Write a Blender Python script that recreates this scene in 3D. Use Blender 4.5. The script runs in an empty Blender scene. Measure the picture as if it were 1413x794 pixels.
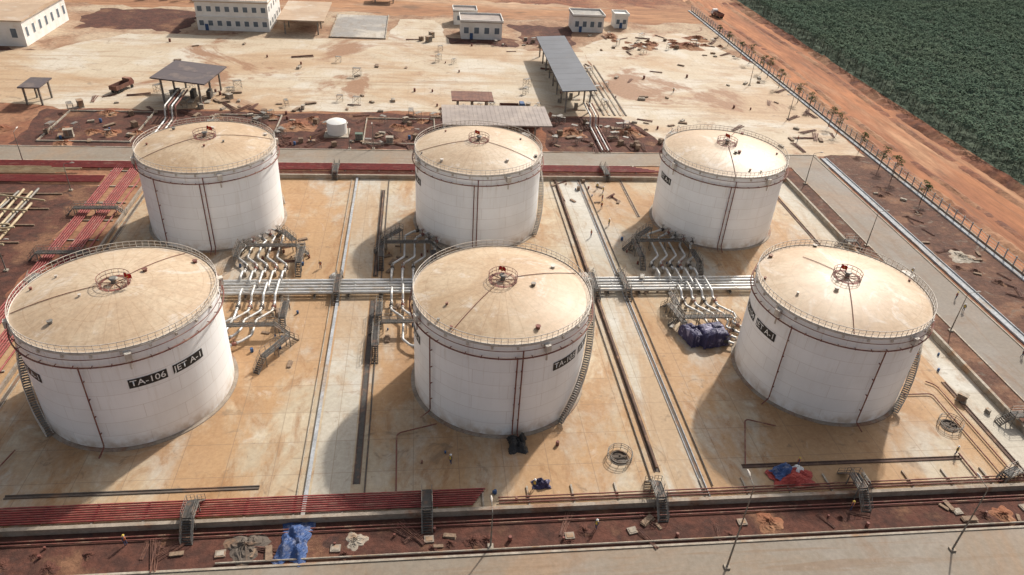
import bpy, math, random, numpy as np
from mathutils import Vector, Matrix
random.seed(7); np.random.seed(7)
scene=bpy.context.scene
COL=bpy.context.collection
R_T=13.0; H_T=16.5; AX=52.85; BY=52.64
rad=math.radians
# ---------------------------------------------------------------- helpers
class MB:
    def __init__(s): s.v=[];s.f=[];s.m=[];s.s=[]
    def add(s,vs,fs,mi=0,sm=False):
        o=len(s.v); s.v+= [tuple(v) for v in vs]
        for f in fs: s.f.append([o+i for i in f]); s.m.append(mi); s.s.append(sm)
    def box(s,x0,y0,z0,x1,y1,z1,mi=0):
        vs=[(x0,y0,z0),(x1,y0,z0),(x1,y1,z0),(x0,y1,z0),(x0,y0,z1),(x1,y0,z1),(x1,y1,z1),(x0,y1,z1)]
        s.add(vs,[(0,3,2,1),(4,5,6,7),(0,1,5,4),(1,2,6,5),(2,3,7,6),(3,0,4,7)],mi)
    def obox(s,cx,cy,z0,lx,ly,h,a=0,mi=0):
        c,q=math.cos(a),math.sin(a); vs=[]
        for z in (z0,z0+h):
            for dx,dy in ((-1,-1),(1,-1),(1,1),(-1,1)):
                x,y=dx*lx/2,dy*ly/2; vs.append((cx+x*c-y*q,cy+x*q+y*c,z))
        s.add(vs,[(0,3,2,1),(4,5,6,7),(0,1,5,4),(1,2,6,5),(2,3,7,6),(3,0,4,7)],mi)
    def tube(s,pts,r,n=8,mi=0,closed=False,sm=True,rr=None):
        P=[Vector(p) for p in pts]; N=len(P); vs=[]
        for i,p in enumerate(P):
            if closed: t=(P[(i+1)%N]-P[i-1])
            else: t=(P[min(i+1,N-1)]-P[max(i-1,0)])
            t.normalize()
            up=Vector((0,0,1)) if abs(t.z)<.9 else Vector((1,0,0))
            a=t.cross(up).normalized(); b=a.cross(t).normalized()
            q=rr[i] if rr else r
            for j in range(n):
                w=2*math.pi*(j+.5)/n
                vs.append(p+a*(math.cos(w)*q)+b*(math.sin(w)*q))
        fs=[]
        for i in range(N if closed else N-1):
            for j in range(n):
                i2=(i+1)%N; fs.append((i*n+j,i*n+(j+1)%n,i2*n+(j+1)%n,i2*n+j))
        s.add(vs,fs,mi,sm)
        if not closed:
            s.add(vs[:n],[tuple(range(n))[::-1]],mi); s.add(vs[-n:],[tuple(range(n))],mi)
    def beam(s,p,q,w,mi=0): s.tube([p,q],w*.7,4,mi,sm=False)
    def cyl(s,x,y,z0,z1,r0,r1=None,n=16,mi=0,sm=True):
        r1=r0 if r1 is None else r1
        s.rev([(r0,z0),(r1,z1)],n,x,y,mi,sm)
        s.add([(x+r1*math.cos(2*math.pi*j/n),y+r1*math.sin(2*math.pi*j/n),z1) for j in range(n)],[tuple(range(n))],mi)
    def rev(s,prof,n,x=0,y=0,mi=0,sm=True):
        vs=[];fs=[]
        for r,z in prof:
            for j in range(n):
                w=2*math.pi*j/n; vs.append((x+r*math.cos(w),y+r*math.sin(w),z))
        for i in range(len(prof)-1):
            for j in range(n): fs.append((i*n+j,i*n+(j+1)%n,(i+1)*n+(j+1)%n,(i+1)*n+j))
        s.add(vs,fs,mi,sm)
    def mesh(s,name,mats):
        me=bpy.data.meshes.new(name); me.from_pydata(s.v,[],s.f)
        for m in (mats if isinstance(mats,(list,tuple)) else [mats]): me.materials.append(m)
        me.polygons.foreach_set('material_index',s.m); me.polygons.foreach_set('use_smooth',s.s); me.update()
        return me
def link(o): COL.objects.link(o); return o
def tag(o,label,cat,group=None):
    o['label']=label;o['category']=cat
    if group:o['group']=group
    return o
def thing(name,label,cat,loc=(0,0,0),rz=0,group=None):
    o=bpy.data.objects.new(name,None); o.empty_display_size=.5; o.location=loc; o.rotation_euler=(0,0,rz); link(o)
    return tag(o,label,cat,group)
def part(mb,name,parent,mats,label=None):
    o=bpy.data.objects.new(name,mb.mesh(name,mats)); link(o); o.parent=parent
    if label:o['label']=label
    return o
def solo(mb,name,mats,label,cat,loc=(0,0,0),rz=0,group=None):
    o=bpy.data.objects.new(name,mb.mesh(name,mats)); link(o); o.location=loc;o.rotation_euler=(0,0,rz)
    return tag(o,label,cat,group)
def struct(mb,name,mats):
    o=bpy.data.objects.new(name,mb.mesh(name,mats)); link(o); o['kind']='structure'; return o
def copy_thing(root,loc,rz=0,label=None,sc=1):
    n=root.copy(); link(n); n.location=loc; n.rotation_euler=(0,0,rz); n.scale=(sc,sc,sc)
    if label:n['label']=label
    def rec(a,b):
        for c in a.children:
            d=c.copy(); link(d); d.parent=b; rec(c,d)
    rec(root,n); return n
def bend(pts,r=.8,k=4):
    P=[Vector(p) for p in pts]; out=[P[0]]
    for i in range(1,len(P)-1):
        a,b,c=P[i-1],P[i],P[i+1]
        d1=min(r,(a-b).length*.45);d2=min(r,(c-b).length*.45)
        s=b+(a-b).normalized()*d1;e=b+(c-b).normalized()*d2
        for t in range(k+1):
            t/=k; out.append(s*(1-t)**2+b*2*t*(1-t)+e*t*t)
    out.append(P[-1]); return out
# ---------------------------------------------------------------- materials
def nodes(name):
    m=bpy.data.materials.new(name); m.use_nodes=True; nt=m.node_tree
    b=nt.nodes['Principled BSDF']; b.inputs['Specular IOR Level'].default_value=.3; return m,nt,b
def N(nt,t,**k):
    n=nt.nodes.new(t)
    for a,b in k.items(): setattr(n,a,b)
    return n
def noise(nt,vec,scale,detail=6,rough=.6,dist=0):
    n=N(nt,'ShaderNodeTexNoise'); n.inputs['Scale'].default_value=scale;n.inputs['Detail'].default_value=detail;n.inputs['Roughness'].default_value=rough;n.inputs['Distortion'].default_value=dist
    nt.links.new(vec,n.inputs['Vector']); return n.outputs['Fac']
def ramp(nt,fac,lo,hi):
    n=N(nt,'ShaderNodeMapRange'); n.inputs[1].default_value=lo;n.inputs[2].default_value=hi; n.interpolation_type='SMOOTHSTEP'
    nt.links.new(fac,n.inputs[0]); return n.outputs[0]
def mixc(nt,fac,a,b,mode='MIX'):
    n=N(nt,'ShaderNodeMix',data_type='RGBA',blend_type=mode)
    for sock,val in ((n.inputs[0],fac),(n.inputs[6],a),(n.inputs[7],b)):
        if isinstance(val,(tuple,list)): sock.default_value=(*val,1) if len(val)==3 else val
        elif isinstance(val,(int,float)): sock.default_value=val
        else: nt.links.new(val,sock)
    return n.outputs[2]
def mth(nt,op,a,b=None,c=None):
    n=N(nt,'ShaderNodeMath',operation=op)
    for i,v in enumerate((a,b,c)):
        if v is None: continue
        if isinstance(v,(int,float)): n.inputs[i].default_value=v
        else: nt.links.new(v,n.inputs[i])
    return n.outputs[0]
def vmul(nt,v,s):
    mu=N(nt,'ShaderNodeVectorMath',operation='MULTIPLY'); nt.links.new(v,mu.inputs[0]);mu.inputs[1].default_value=s; return mu.outputs[0]
def coords(nt,rand=True,scale=(1,1,1)):
    tc=N(nt,'ShaderNodeTexCoord'); 
    v=tc.outputs['Object']
    if rand:
        oi=N(nt,'ShaderNodeObjectInfo'); vm=N(nt,'ShaderNodeVectorMath',operation='SCALE')
        cb=N(nt,'ShaderNodeCombineXYZ')
        for i in range(3): nt.links.new(oi.outputs['Random'],cb.inputs[i])
        nt.links.new(cb.outputs[0],vm.inputs[0]); vm.inputs['Scale'].default_value=300
        ad=N(nt,'ShaderNodeVectorMath',operation='ADD'); nt.links.new(v,ad.inputs[0]);nt.links.new(vm.outputs[0],ad.inputs[1]); v=ad.outputs[0]
    if scale!=(1,1,1): v=vmul(nt,v,scale)
    return v
def bump(nt,b,h,strength,dist=.1):
    n=N(nt,'ShaderNodeBump'); n.inputs['Strength'].default_value=strength;n.inputs['Distance'].default_value=dist
    nt.links.new(h,n.inputs['Height']); nt.links.new(n.outputs[0],b.inputs['Normal'])
def dirty(name,A,B,scale=1.,C=None,cs=.1,clo=.5,chi=.65,rough=.8,metal=0,bmp=0,rand=True,st=(1,1,1),fine=None,D=None):
    m,nt,b=nodes(name); v=coords(nt,rand,st)
    n1=noise(nt,v,scale); col=mixc(nt,ramp(nt,n1,.35,.65),A,B)
    if C: col=mixc(nt,ramp(nt,noise(nt,v,cs,8,.65),clo,chi),col,C)
    if D: col=mixc(nt,mth(nt,'MULTIPLY',.8,ramp(nt,noise(nt,v,cs*3.1,9,.7,1),.54,.68)),col,D)
    if fine:
        f=ramp(nt,noise(nt,v,fine,5,.75),.3,.7); col=mixc(nt,.55,col,mixc(nt,f,(.38,.38,.38),(1.15,1.15,1.15)),'MULTIPLY') 
    nt.links.new(col,b.inputs['Base Color']); b.inputs['Roughness'].default_value=rough;b.inputs['Metallic'].default_value=metal
    if bmp: bump(nt,b,noise(nt,v,scale*4,8,.7),bmp,.15)
    return m
def slab(name,A,B,stain,w=6,h=6,off=0,joint=(.16,.12,.08),jw=.06,smin=.48,smax=.62,scale=.06,st=(1,.5,1),clean=(.5,.45,.38),rough=.8,jf=.4,soil=None,soils=(.6,.68),tracks=None,dark=.7,tf=.5,pale=.22,wet=.4,tankmud=False):
    m,nt,b=nodes(name); v=coords(nt,False)
    br=N(nt,'ShaderNodeTexBrick'); br.offset=off;br.squash=1
    br.inputs['Scale'].default_value=1;br.inputs['Brick Width'].default_value=w;br.inputs['Row Height'].default_value=h;br.inputs['Mortar Size'].default_value=jw;br.inputs['Mortar Smooth'].default_value=.3
    br.inputs['Color1'].default_value=(*A,1);br.inputs['Color2'].default_value=(*B,1);br.inputs['Mortar'].default_value=(*A,1)
    wob=N(nt,'ShaderNodeVectorMath',operation='ADD'); nt.links.new(v,wob.inputs[0]); wob.inputs[1].default_value=(.7,.9,0)
    nt.links.new(wob.outputs[0],br.inputs['Vector'])
    col=mixc(nt,ramp(nt,noise(nt,v,.05,6,.6,.5),.46,.62),br.outputs['Color'],clean)
    f1=ramp(nt,noise(nt,vmul(nt,v,st),scale,10,.7,.6),smin,smax)
    col=mixc(nt,mth(nt,'MULTIPLY',f1,.9),col,stain)
    f2=ramp(nt,noise(nt,vmul(nt,v,st),scale*5,9,.72,.6),.5,.72)
    col=mixc(nt,mth(nt,'MULTIPLY',f2,dark),col,(stain[0]*.72,stain[1]*.62,stain[2]*.55))
    if tracks:
        f=ramp(nt,noise(nt,vmul(nt,v,tracks),1,7,.65,1.1),.52,.66)
        col=mixc(nt,mth(nt,'MULTIPLY',f,tf),col,(stain[0]*.7,stain[1]*.62,stain[2]*.55))
    if tankmud:
        sp=N(nt,'ShaderNodeSeparateXYZ'); nt.links.new(v,sp.inputs[0])
        dd=[]
        for k,per in ((0,AX),(1,BY)):
            q=mth(nt,'MULTIPLY',sp.outputs[k],1/per); q=mth(nt,'SUBTRACT',q,mth(nt,'ROUND',q)); q=mth(nt,'MULTIPLY',q,per); dd.append(mth(nt,'MULTIPLY',q,q))
        r=mth(nt,'SQRT',mth(nt,'ADD',dd[0],dd[1]))
        near=mth(nt,'SUBTRACT',1,ramp(nt,r,13.5,22))
        nf=ramp(nt,noise(nt,v,.16,8,.68,.8),.38,.6)
        col=mixc(nt,mth(nt,'MULTIPLY',mth(nt,'MULTIPLY',near,nf),.85),col,(.34,.195,.095))
    f4=ramp(nt,noise(nt,v,.2,5,.6,1.8),.60,.71)
    col=mixc(nt,mth(nt,'MULTIPLY',f4,wet),col,(.20,.14,.09))
    f5=ramp(nt,noise(nt,vmul(nt,v,(1.3,.9,1)),.25,7,.7,.5),.6,.7)
    col=mixc(nt,mth(nt,'MULTIPLY',f5,pale),col,(.6,.55,.48))
    f3=ramp(nt,noise(nt,v,1.3,8,.75),.3,.75)
    col=mixc(nt,.4,col,mixc(nt,f3,(.5,.48,.46),(1.05,1.05,1.05)),'MULTIPLY')
    col=mixc(nt,mth(nt,'MULTIPLY',br.outputs['Fac'],jf),col,joint)
    if soil:
        f6=ramp(nt,noise(nt,v,.022,10,.68,.8),soils[0],soils[1])
        col=mixc(nt,mth(nt,'MULTIPLY',f6,.92),col,mixc(nt,f3,(soil[0]*.7,soil[1]*.7,soil[2]*.7),soil))
    nt.links.new(col,b.inputs['Base Color']); b.inputs['Roughness'].default_value=rough
    bump(nt,b,noise(nt,v,3,8,.7),.2,.05)
    return m
M={}
M['ground']=dirty('red_soil',(.27,.105,.055),(.155,.062,.038),.25,C=(.34,.18,.10),cs=.03,clo=.42,chi=.6,rough=1,bmp=.8,rand=False,fine=.9,D=(.11,.05,.038))
M['dark_soil']=dirty('dark_soil',(.125,.05,.034),(.07,.033,.025),.4,C=(.21,.105,.06),cs=.10,clo=.52,chi=.66,rough=1,bmp=1,rand=False,fine=1.2,D=(.055,.033,.028))
M['verge']=dirty('verge_soil',(.145,.072,.048),(.09,.048,.036),.4,C=(.22,.115,.07),cs=.10,clo=.5,chi=.62,rough=1,bmp=1,rand=False,fine=1.0,D=(.20,.165,.13))
M['mid_soil']=dirty('trampled_soil',(.36,.22,.135),(.26,.145,.088),.12,C=(.45,.34,.235),cs=.035,clo=.42,chi=.58,rough=1,bmp=.6,rand=False,fine=.8,D=(.19,.095,.06))
M['orange']=dirty('orange_dirt',(.42,.18,.085),(.28,.115,.06),.10,C=(.47,.26,.145),cs=.05,rough=1,bmp=.8,rand=False,fine=.5,st=(1,.16,1),D=(.21,.105,.065))
M['orange_x']=dirty('orange_dirt_track',(.40,.21,.11),(.29,.14,.075),.12,C=(.46,.31,.2),cs=.03,rough=1,bmp=.5,rand=False,fine=.5,st=(.3,1,1),D=(.18,.11,.07))
M['slab']=slab('stained_concrete_slab',(.49,.405,.29),(.43,.35,.245),(.41,.245,.12),w=6.2,h=6.0,clean=(.46,.41,.34),st=(1,.42,1),jf=.55,dark=.85,smin=.41,smax=.57,joint=(.19,.13,.085),wet=.6,tankmud=True,pale=.3)
M['slab2']=slab('pale_concrete_strip',(.49,.44,.36),(.44,.395,.32),(.41,.28,.165),w=5.8,h=6,clean=(.52,.49,.43),smin=.47,smax=.62,st=(1,.3,1),jf=.5,dark=.75,joint=(.2,.14,.09),wet=.5)
M['apron']=slab('dusty_concrete_apron',(.52,.43,.315),(.48,.39,.28),(.44,.30,.18),w=5,h=5,scale=.025,st=(.5,1,1),clean=(.55,.49,.40),smin=.46,smax=.60,joint=(.3,.22,.15),jf=.4,soil=(.31,.165,.09),soils=(.55,.62),tracks=(.02,.22,1),wet=.5)
M['paved']=slab('grey_paving',(.31,.29,.265),(.27,.25,.23),(.32,.25,.18),w=2,h=2,smin=.55,smax=.7,jf=.2)
M['road']=slab('dusty_asphalt',(.245,.205,.16),(.235,.195,.15),(.30,.20,.125),w=400,h=400,smin=.46,smax=.68,scale=.05,st=(.5,.5,1),clean=(.27,.235,.195),jf=0,tracks=(.03,.5,1),tf=.45,dark=.5,pale=.1)
M['road_y']=slab('dusty_asphalt_side',(.22,.185,.15),(.21,.175,.14),(.28,.19,.125),w=400,h=400,smin=.46,smax=.68,scale=.05,st=(.5,.5,1),clean=(.24,.21,.18),jf=0,tracks=(.5,.03,1),tf=.45,dark=.5,pale=.1)
M['conc']=dirty('concrete',(.42,.365,.295),(.32,.27,.21),.6,C=(.32,.2,.12),cs=.25,rough=.85,rand=True,fine=2)
M['wallc']=dirty('stained_wall_concrete',(.36,.30,.24),(.27,.22,.17),.5,C=(.26,.15,.095),cs=.2,rough=.85,rand=True,fine=2)
M['gutter']=dirty('pale_gutter_concrete',(.42,.43,.44),(.35,.36,.37),.4,C=(.35,.27,.2),cs=.15,clo=.52,chi=.7,rough=.85,rand=True,fine=2)
M['conc_dark']=dirty('dark_concrete',(.13,.105,.085),(.09,.07,.055),.6,C=(.2,.12,.075),cs=.3,rough=.9)
M['rust_chan']=dirty('rusty_channel_cover',(.12,.075,.055),(.08,.05,.04),1,C=(.21,.125,.08),cs=.5,rough=.9)
M['red']=dirty('red_oxide_pipe',(.28,.055,.048),(.19,.042,.038),1,C=(.34,.16,.12),cs=.35,clo=.5,chi=.75,rough=.6)
M['redbr']=dirty('red_brown_pipe',(.20,.07,.052),(.14,.055,.042),1,C=(.30,.18,.12),cs=.5,rough=.7)
M['silver']=dirty('silver_cladding',(.58,.57,.55),(.46,.45,.425),.8,C=(.46,.37,.28),cs=.5,clo=.5,chi=.72,rough=.42,metal=.3)
M['steel']=dirty('galvanised_steel',(.25,.235,.21),(.14,.13,.115),2,C=(.25,.17,.12),cs=1,rough=.6,metal=.35)
M['steel_d']=dirty('dark_steel_grating',(.08,.072,.065),(.055,.05,.045),2,C=(.14,.09,.065),cs=1,rough=.7,metal=.2)
M['rail']=dirty('dusty_white_rail',(.60,.55,.48),(.44,.38,.32),1,rough=.6)
M['black']=dirty('black_paint',(.018,.018,.02),(.03,.028,.026),2,rough=.5)
M['white']=dirty('white_paint',(.78,.78,.76),(.7,.69,.66),2,rough=.6)
M['wallw']=dirty('white_plaster',(.74,.72,.68),(.66,.63,.58),.3,C=(.54,.44,.33),cs=.2,clo=.55,chi=.8,rough=.85)
M['glass']=dirty('dark_window_glass',(.10,.13,.16),(.13,.16,.19),.5,rough=.25)
M['cream']=dirty('cream_pipe',(.48,.39,.25),(.34,.25,.15),.5,rough=.6)
M['roofgrey']=dirty('slate_metal_roof',(.12,.125,.14),(.10,.104,.116),.15,C=(.16,.145,.14),cs=.15,clo=.55,chi=.8,rough=.65,metal=0)
M['roofpur']=dirty('brown_grey_metal_roof',(.10,.08,.08),(.082,.066,.068),.2,C=(.15,.115,.10),cs=.2,rough=.65,metal=0)
M['rooftan']=dirty('dusty_tan_roof',(.44,.32,.22),(.37,.26,.175),.2,C=(.48,.39,.3),cs=.1,rough=.8)
M['shedroof']=dirty('dusty_corrugated_roof',(.29,.24,.21),(.24,.195,.17),.3,C=(.35,.285,.235),cs=.1,rough=.6)
M['rustroof']=dirty('rust_sheet',(.2,.095,.065),(.13,.065,.05),.6,rough=.8)
M['tarp_blue']=dirty('blue_tarp',(.045,.09,.22),(.03,.055,.15),1,C=(.17,.19,.27),cs=1,rough=.55,bmp=.5)
M['tarp_navy']=dirty('navy_tarp',(.035,.032,.075),(.055,.047,.105),1,C=(.27,.25,.35),cs=.7,clo=.54,chi=.62,rough=.5,bmp=.5)
M['tarp_red']=dirty('red_tarp',(.38,.06,.045),(.28,.04,.035),1,rough=.6,bmp=.4)
M['flagred']=dirty('red_flag_cloth',(.5,.03,.02),(.4,.03,.02),1,rough=.8)
M['yellow']=dirty('yellow_paint',(.6,.42,.08),(.5,.35,.07),1,rough=.6)
M['orangep']=dirty('orange_paint',(.45,.15,.06),(.35,.11,.05),1,rough=.6)
M['bluep']=dirty('blue_paint',(.05,.10,.22),(.04,.08,.16),1,rough=.6)
M['green']=dirty('green_paint',(.11,.15,.11),(.09,.12,.09),1,rough=.7)
M['rubber']=dirty('black_rubber',(.02,.02,.02),(.04,.035,.03),2,rough=.9)
M['wood']=dirty('weathered_wood',(.26,.18,.12),(.17,.115,.08),2,rough=.9)
M['bark']=dirty('tree_bark',(.13,.09,.06),(.08,.06,.04),3,rough=.95)
M['skin']=dirty('skin',(.35,.2,.13),(.32,.18,.12),3,rough=.7)
M['cloth_b']=dirty('dark_blue_workwear',(.05,.07,.13),(.04,.05,.1),3,rough=.9)
def leafmat(name,a,b,c):
    m,nt,bs=nodes(name); g=N(nt,'ShaderNodeNewGeometry'); v=coords(nt,False)
    col=mixc(nt,g.outputs['Random Per Island'],a,b)
    col=mixc(nt,mth(nt,'MULTIPLY',ramp(nt,noise(nt,v,.03,5),.4,.65),.5),col,c)
    nt.links.new(col,bs.inputs['Base Color']); bs.inputs['Roughness'].default_value=1; bs.inputs['Specular IOR Level'].default_value=0; return m
M['leaf']=leafmat('hazed_rubber_leaves',(.095,.13,.095),(.115,.16,.11),(.125,.155,.105))  # greens paled for distance: aerial haze put into the leaf colour
M['leaf2']=leafmat('young_tree_leaves',(.035,.06,.025),(.07,.10,.04),(.08,.09,.04))
def shellmat():
    m,nt,b=nodes('dusty_white_tank_shell'); tc=N(nt,'ShaderNodeTexCoord'); sp=N(nt,'ShaderNodeSeparateXYZ'); nt.links.new(tc.outputs['Object'],sp.inputs[0])
    ang=mth(nt,'MULTIPLY',mth(nt,'ARCTAN2',sp.outputs[1],sp.outputs[0]),R_T)
    cb=N(nt,'ShaderNodeCombineXYZ'); nt.links.new(ang,cb.inputs[0]);nt.links.new(sp.outputs[2],cb.inputs[1])
    br=N(nt,'ShaderNodeTexBrick'); br.offset=.5; br.inputs['Scale'].default_value=1;br.inputs['Brick Width'].default_value=10.21;br.inputs['Row Height'].default_value=2.36;br.inputs['Mortar Size'].default_value=.035;br.inputs['Mortar Smooth'].default_value=.4
    br.inputs['Color1'].default_value=(.87,.865,.85,1);br.inputs['Color2'].default_value=(.82,.815,.80,1);br.inputs['Mortar'].default_value=(.8,.78,.76,1)
    nt.links.new(cb.outputs[0],br.inputs['Vector'])
    v=coords(nt,True)
    cb2=N(nt,'ShaderNodeCombineXYZ'); nt.links.new(mth(nt,'MULTIPLY',ang,1.6),cb2.inputs[0]);nt.links.new(mth(nt,'MULTIPLY',sp.outputs[2],.09),cb2.inputs[1])
    oi=N(nt,'ShaderNodeObjectInfo'); nt.links.new(mth(nt,'MULTIPLY',oi.outputs['Random'],99),cb2.inputs[2])
    st=ramp(nt,noise(nt,cb2.outputs[0],1,8,.7),.5,.78)
    top=ramp(nt,sp.outputs[2],4,16.5)
    col=mixc(nt,mth(nt,'MULTIPLY',st,mth(nt,'MULTIPLY_ADD',top,.5,.18)),br.outputs['Color'],(.54,.46,.37))
    pat=ramp(nt,noise(nt,v,.16,7,.6),.4,.7)
    col=mixc(nt,mth(nt,'MULTIPLY',pat,.32),col,(.66,.645,.62))
    low=mth(nt,'SUBTRACT',1,ramp(nt,sp.outputs[2],.2,3))
    col=mixc(nt,mth(nt,'MULTIPLY',low,mth(nt,'MULTIPLY',.8,ramp(nt,noise(nt,v,.5,6),.3,.7))),col,(.46,.34,.23))
    col=mixc(nt,mth(nt,'MULTIPLY',br.outputs['Fac'],.5),col,(.5,.44,.39))
    nt.links.new(col,b.inputs['Base Color']); b.inputs['Roughness'].default_value=.45
    bump(nt,b,br.outputs['Fac'],.25,.03)
    return m
M['shell']=shellmat()
def domemat():
    m,nt,b=nodes('dust_covered_tank_roof'); tc=N(nt,'ShaderNodeTexCoord'); sp=N(nt,'ShaderNodeSeparateXYZ'); nt.links.new(tc.outputs['Object'],sp.inputs[0])
    a=mth(nt,'ARCTAN2',sp.outputs[1],sp.outputs[0])
    r=mth(nt,'SQRT',mth(nt,'ADD',mth(nt,'MULTIPLY',sp.outputs[0],sp.outputs[0]),mth(nt,'MULTIPLY',sp.outputs[1],sp.outputs[1])))
    v=coords(nt,True); oi=N(nt,'ShaderNodeObjectInfo')
    col=mixc(nt,ramp(nt,noise(nt,v,.10,8,.62,.8),.38,.6),(.52,.39,.255),(.43,.285,.16))
    col=mixc(nt,mth(nt,'MULTIPLY',ramp(nt,noise(nt,v,.13,9,.7,1.6),.54,.66),.65),col,(.62,.55,.47))
    col=mixc(nt,mth(nt,'MULTIPLY',ramp(nt,noise(nt,v,.25,9,.72,1.2),.5,.68),.6),col,(.35,.215,.115))
    col=mixc(nt,mth(nt,'MULTIPLY',oi.outputs['Random'],.3),col,(.56,.48,.385))
    fr=mth(nt,'FRACT',mth(nt,'MULTIPLY',a,36/(2*math.pi)))
    d=mth(nt,'MULTIPLY',mth(nt,'MINIMUM',fr,mth(nt,'SUBTRACT',1,fr)),mth(nt,'MULTIPLY',r,2*math.pi/36))
    seam=mth(nt,'LESS_THAN',d,.055)
    rings=mth(nt,'LESS_THAN',mth(nt,'ABSOLUTE',mth(nt,'SUBTRACT',mth(nt,'FRACT',mth(nt,'DIVIDE',r,3.2)),.5)),.014)
    sm=mth(nt,'MAXIMUM',seam,rings)
    col=mixc(nt,mth(nt,'MULTIPLY',sm,mth(nt,'MULTIPLY_ADD',ramp(nt,noise(nt,v,.3,4),.35,.65),.35,.15)),col,(.33,.2,.11))
    # radial runoff streaks
    cb=N(nt,'ShaderNodeCombineXYZ'); nt.links.new(mth(nt,'MULTIPLY',a,9),cb.inputs[0]); nt.links.new(mth(nt,'MULTIPLY',r,.12),cb.inputs[1]); nt.links.new(mth(nt,'MULTIPLY',oi.outputs['Random'],50),cb.inputs[2])
    sk_=mth(nt,'MULTIPLY',ramp(nt,noise(nt,cb.outputs[0],1,7,.7),.52,.72),ramp(nt,r,3,12))
    col=mixc(nt,mth(nt,'MULTIPLY',sk_,.4),col,(.33,.21,.12))
    col=mixc(nt,.45,col,mixc(nt,ramp(nt,noise(nt,v,1.8,8,.75),.3,.65),(.55,.53,.5),(1.05,1.05,1.05)),'MULTIPLY')
    edge=ramp(nt,r,12.2,13)
    col=mixc(nt,mth(nt,'MULTIPLY',edge,.35),col,(.58,.5,.41))
    nt.links.new(col,b.inputs['Base Color']); b.inputs['Roughness'].default_value=.5
    return m
M['dome']=domemat()

# ---------------------------------------------------------------- ground sheets
def sheet(name,poly,z,mat,jit=0,seg=2.5):
    pts=[]
    n=len(poly)
    for i in range(n):
        a=Vector(poly[i]);b=Vector(poly[(i+1)%n]); L=(b-a).length
        k=max(1,int(L/seg)) if jit else 1
        nrm=Vector((-(b-a).y,(b-a).x)).normalized() if L else Vector((0,0))
        ph=random.uniform(0,9)
        for j in range(k):
            p=a+(b-a)*(j/k)
            if jit: p=p+nrm*(jit*(.9*math.sin(j*.31+ph)+.6*math.sin(j*.83+ph*2)+random.uniform(-.6,.6)))
            pts.append((p.x,p.y,z))
    mb=MB(); mb.add(pts,[tuple(range(len(pts)))]); return struct(mb,name,mat)
def rect(x0,y0,x1,y1): return [(x0,y0),(x1,y0),(x1,y1),(x0,y1)]
mb=MB(); mb.add([(-2500,-1500,0),(2500,-1500,0),(2500,3500,0),(-2500,3500,0)],[(0,1,2,3)]); struct(mb,'ground',M['ground'])
sheet('dirt_ground',rect(-220,120,113,258),.003,M['mid_soil'],2)
sheet('dirt_ground',rect(-112,90.5,-4,116),.006,M['dark_soil'],.8)
sheet('dirt_ground',rect(22,90.5,57,116),.006,M['dark_soil'],.8)
sheet('dirt_ground',rect(-190,20,-83,69),.004,M['dark_soil'],.8)
sheet('dirt_ground',rect(98.0,-100,112,92),.004,M['verge'],.4)
sheet('dirt_ground',rect(-200,-33,90,-26.8),.004,M['dark_soil'],0)
sheet('dirt_ground',rect(80,-27,85,80),.004,M['verge'],0)
sheet('dirt_ground',rect(62,184,100,206),.007,M['dark_soil'],2)
sheet('dirt_ground',rect(-18,190,26,199),.008,M['dark_soil'],1.5)
sheet('dirt_ground',rect(26,192,48,222),.007,M['dark_soil'],2)
sheet('dirt_ground',rect(-170,150,-128,170),.007,M['dark_soil'],2)
sheet('dirt_ground',rect(-135,196,-96,226),.007,M['dark_soil'],2)
sheet('dirt_road',[(114,-80),(144,-80),(144,240),(150,300),(118,300),(114,240)],.008,M['orange'],.8)
sheet('dirt_road',[(-220,232),(118,232),(116,262),(60,256),(-10,268),(-220,262)],.012,M['orange_x'],2)
sheet('dirt_road',[(-300,275),(150,290),(150,330),(-300,330)],.012,M['orange_x'],4)
sheet('concrete_apron',[(-132,122),(-109,116.5),(-88,116.5),(26,119),(30,150),(27,185),(0,189),(-6,224),(-20,224),(-24,192),(-115,192),(-132,170),(-160,165),(-160,122)],.016,M['apron'],.7)
sheet('concrete_apron',[(48,116),(57,89.5),(111,89.5),(111,176),(96,216),(70,212),(48,190)],.016,M['apron'],.7)
sheet('concrete_apron',rect(26,116.5,48.5,184),.012,M['apron'],.5)
sheet('road',rect(-200,82,96,90),.02,M['road'])
sheet('road',rect(85.5,-120,95,82),.024,M['road_y'])
sheet('road',rect(-200,-70,85.5,-33.2),.02,M['road'])
sheet('concrete_floor',rect(-73,-26.5,80,73),.02,M['slab'])
for x0,x1 in ((-26.3,-21.3),(21.3,25.9)):
    sheet('concrete_strip',rect(x0,-26.4,x1,72.9),.024,M['slab2'])
sheet('concrete_strip',rect(74.8,-26.4,79.7,72.9),.024,M['slab2'])
sheet('concrete_floor',rect(-200,-26.6,-73,20),.012,M['slab'])
def wall(name,x0,y0,x1,y1,h,mat,label,cat='wall',z0=0):
    mb=MB(); mb.box(x0,y0,z0,x1,y1,z0+h-.12); mb.box(x0-.06,y0-.06,z0+h-.12,x1+.06,y1+.06,z0+h)
    return solo(mb,name,mat,label,cat)
def kerb(x0,y0,x1,y1,h=.14,mat=None):
    mb=MB(); mb.box(x0,y0,0,x1,y1,h); return struct(mb,'kerb',mat or M['conc'])
kerb(-200,-33.2,85.3,-32.9,.15); kerb(-200,81.7,84,82,.15); kerb(-200,90,96,90.3,.15)
kerb(85.1,-120,85.4,81.5,.15); kerb(95,-120,95.3,90,.15)
kerb(96.4,-120,97.8,88,.12,M['gutter']); kerb(96.2,-120,96.38,88,.35,M['gutter']); kerb(97.82,-120,98.0,88,.35,M['gutter']); kerb(111.4,-60,112.3,257,.3,M['gutter'])
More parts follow.
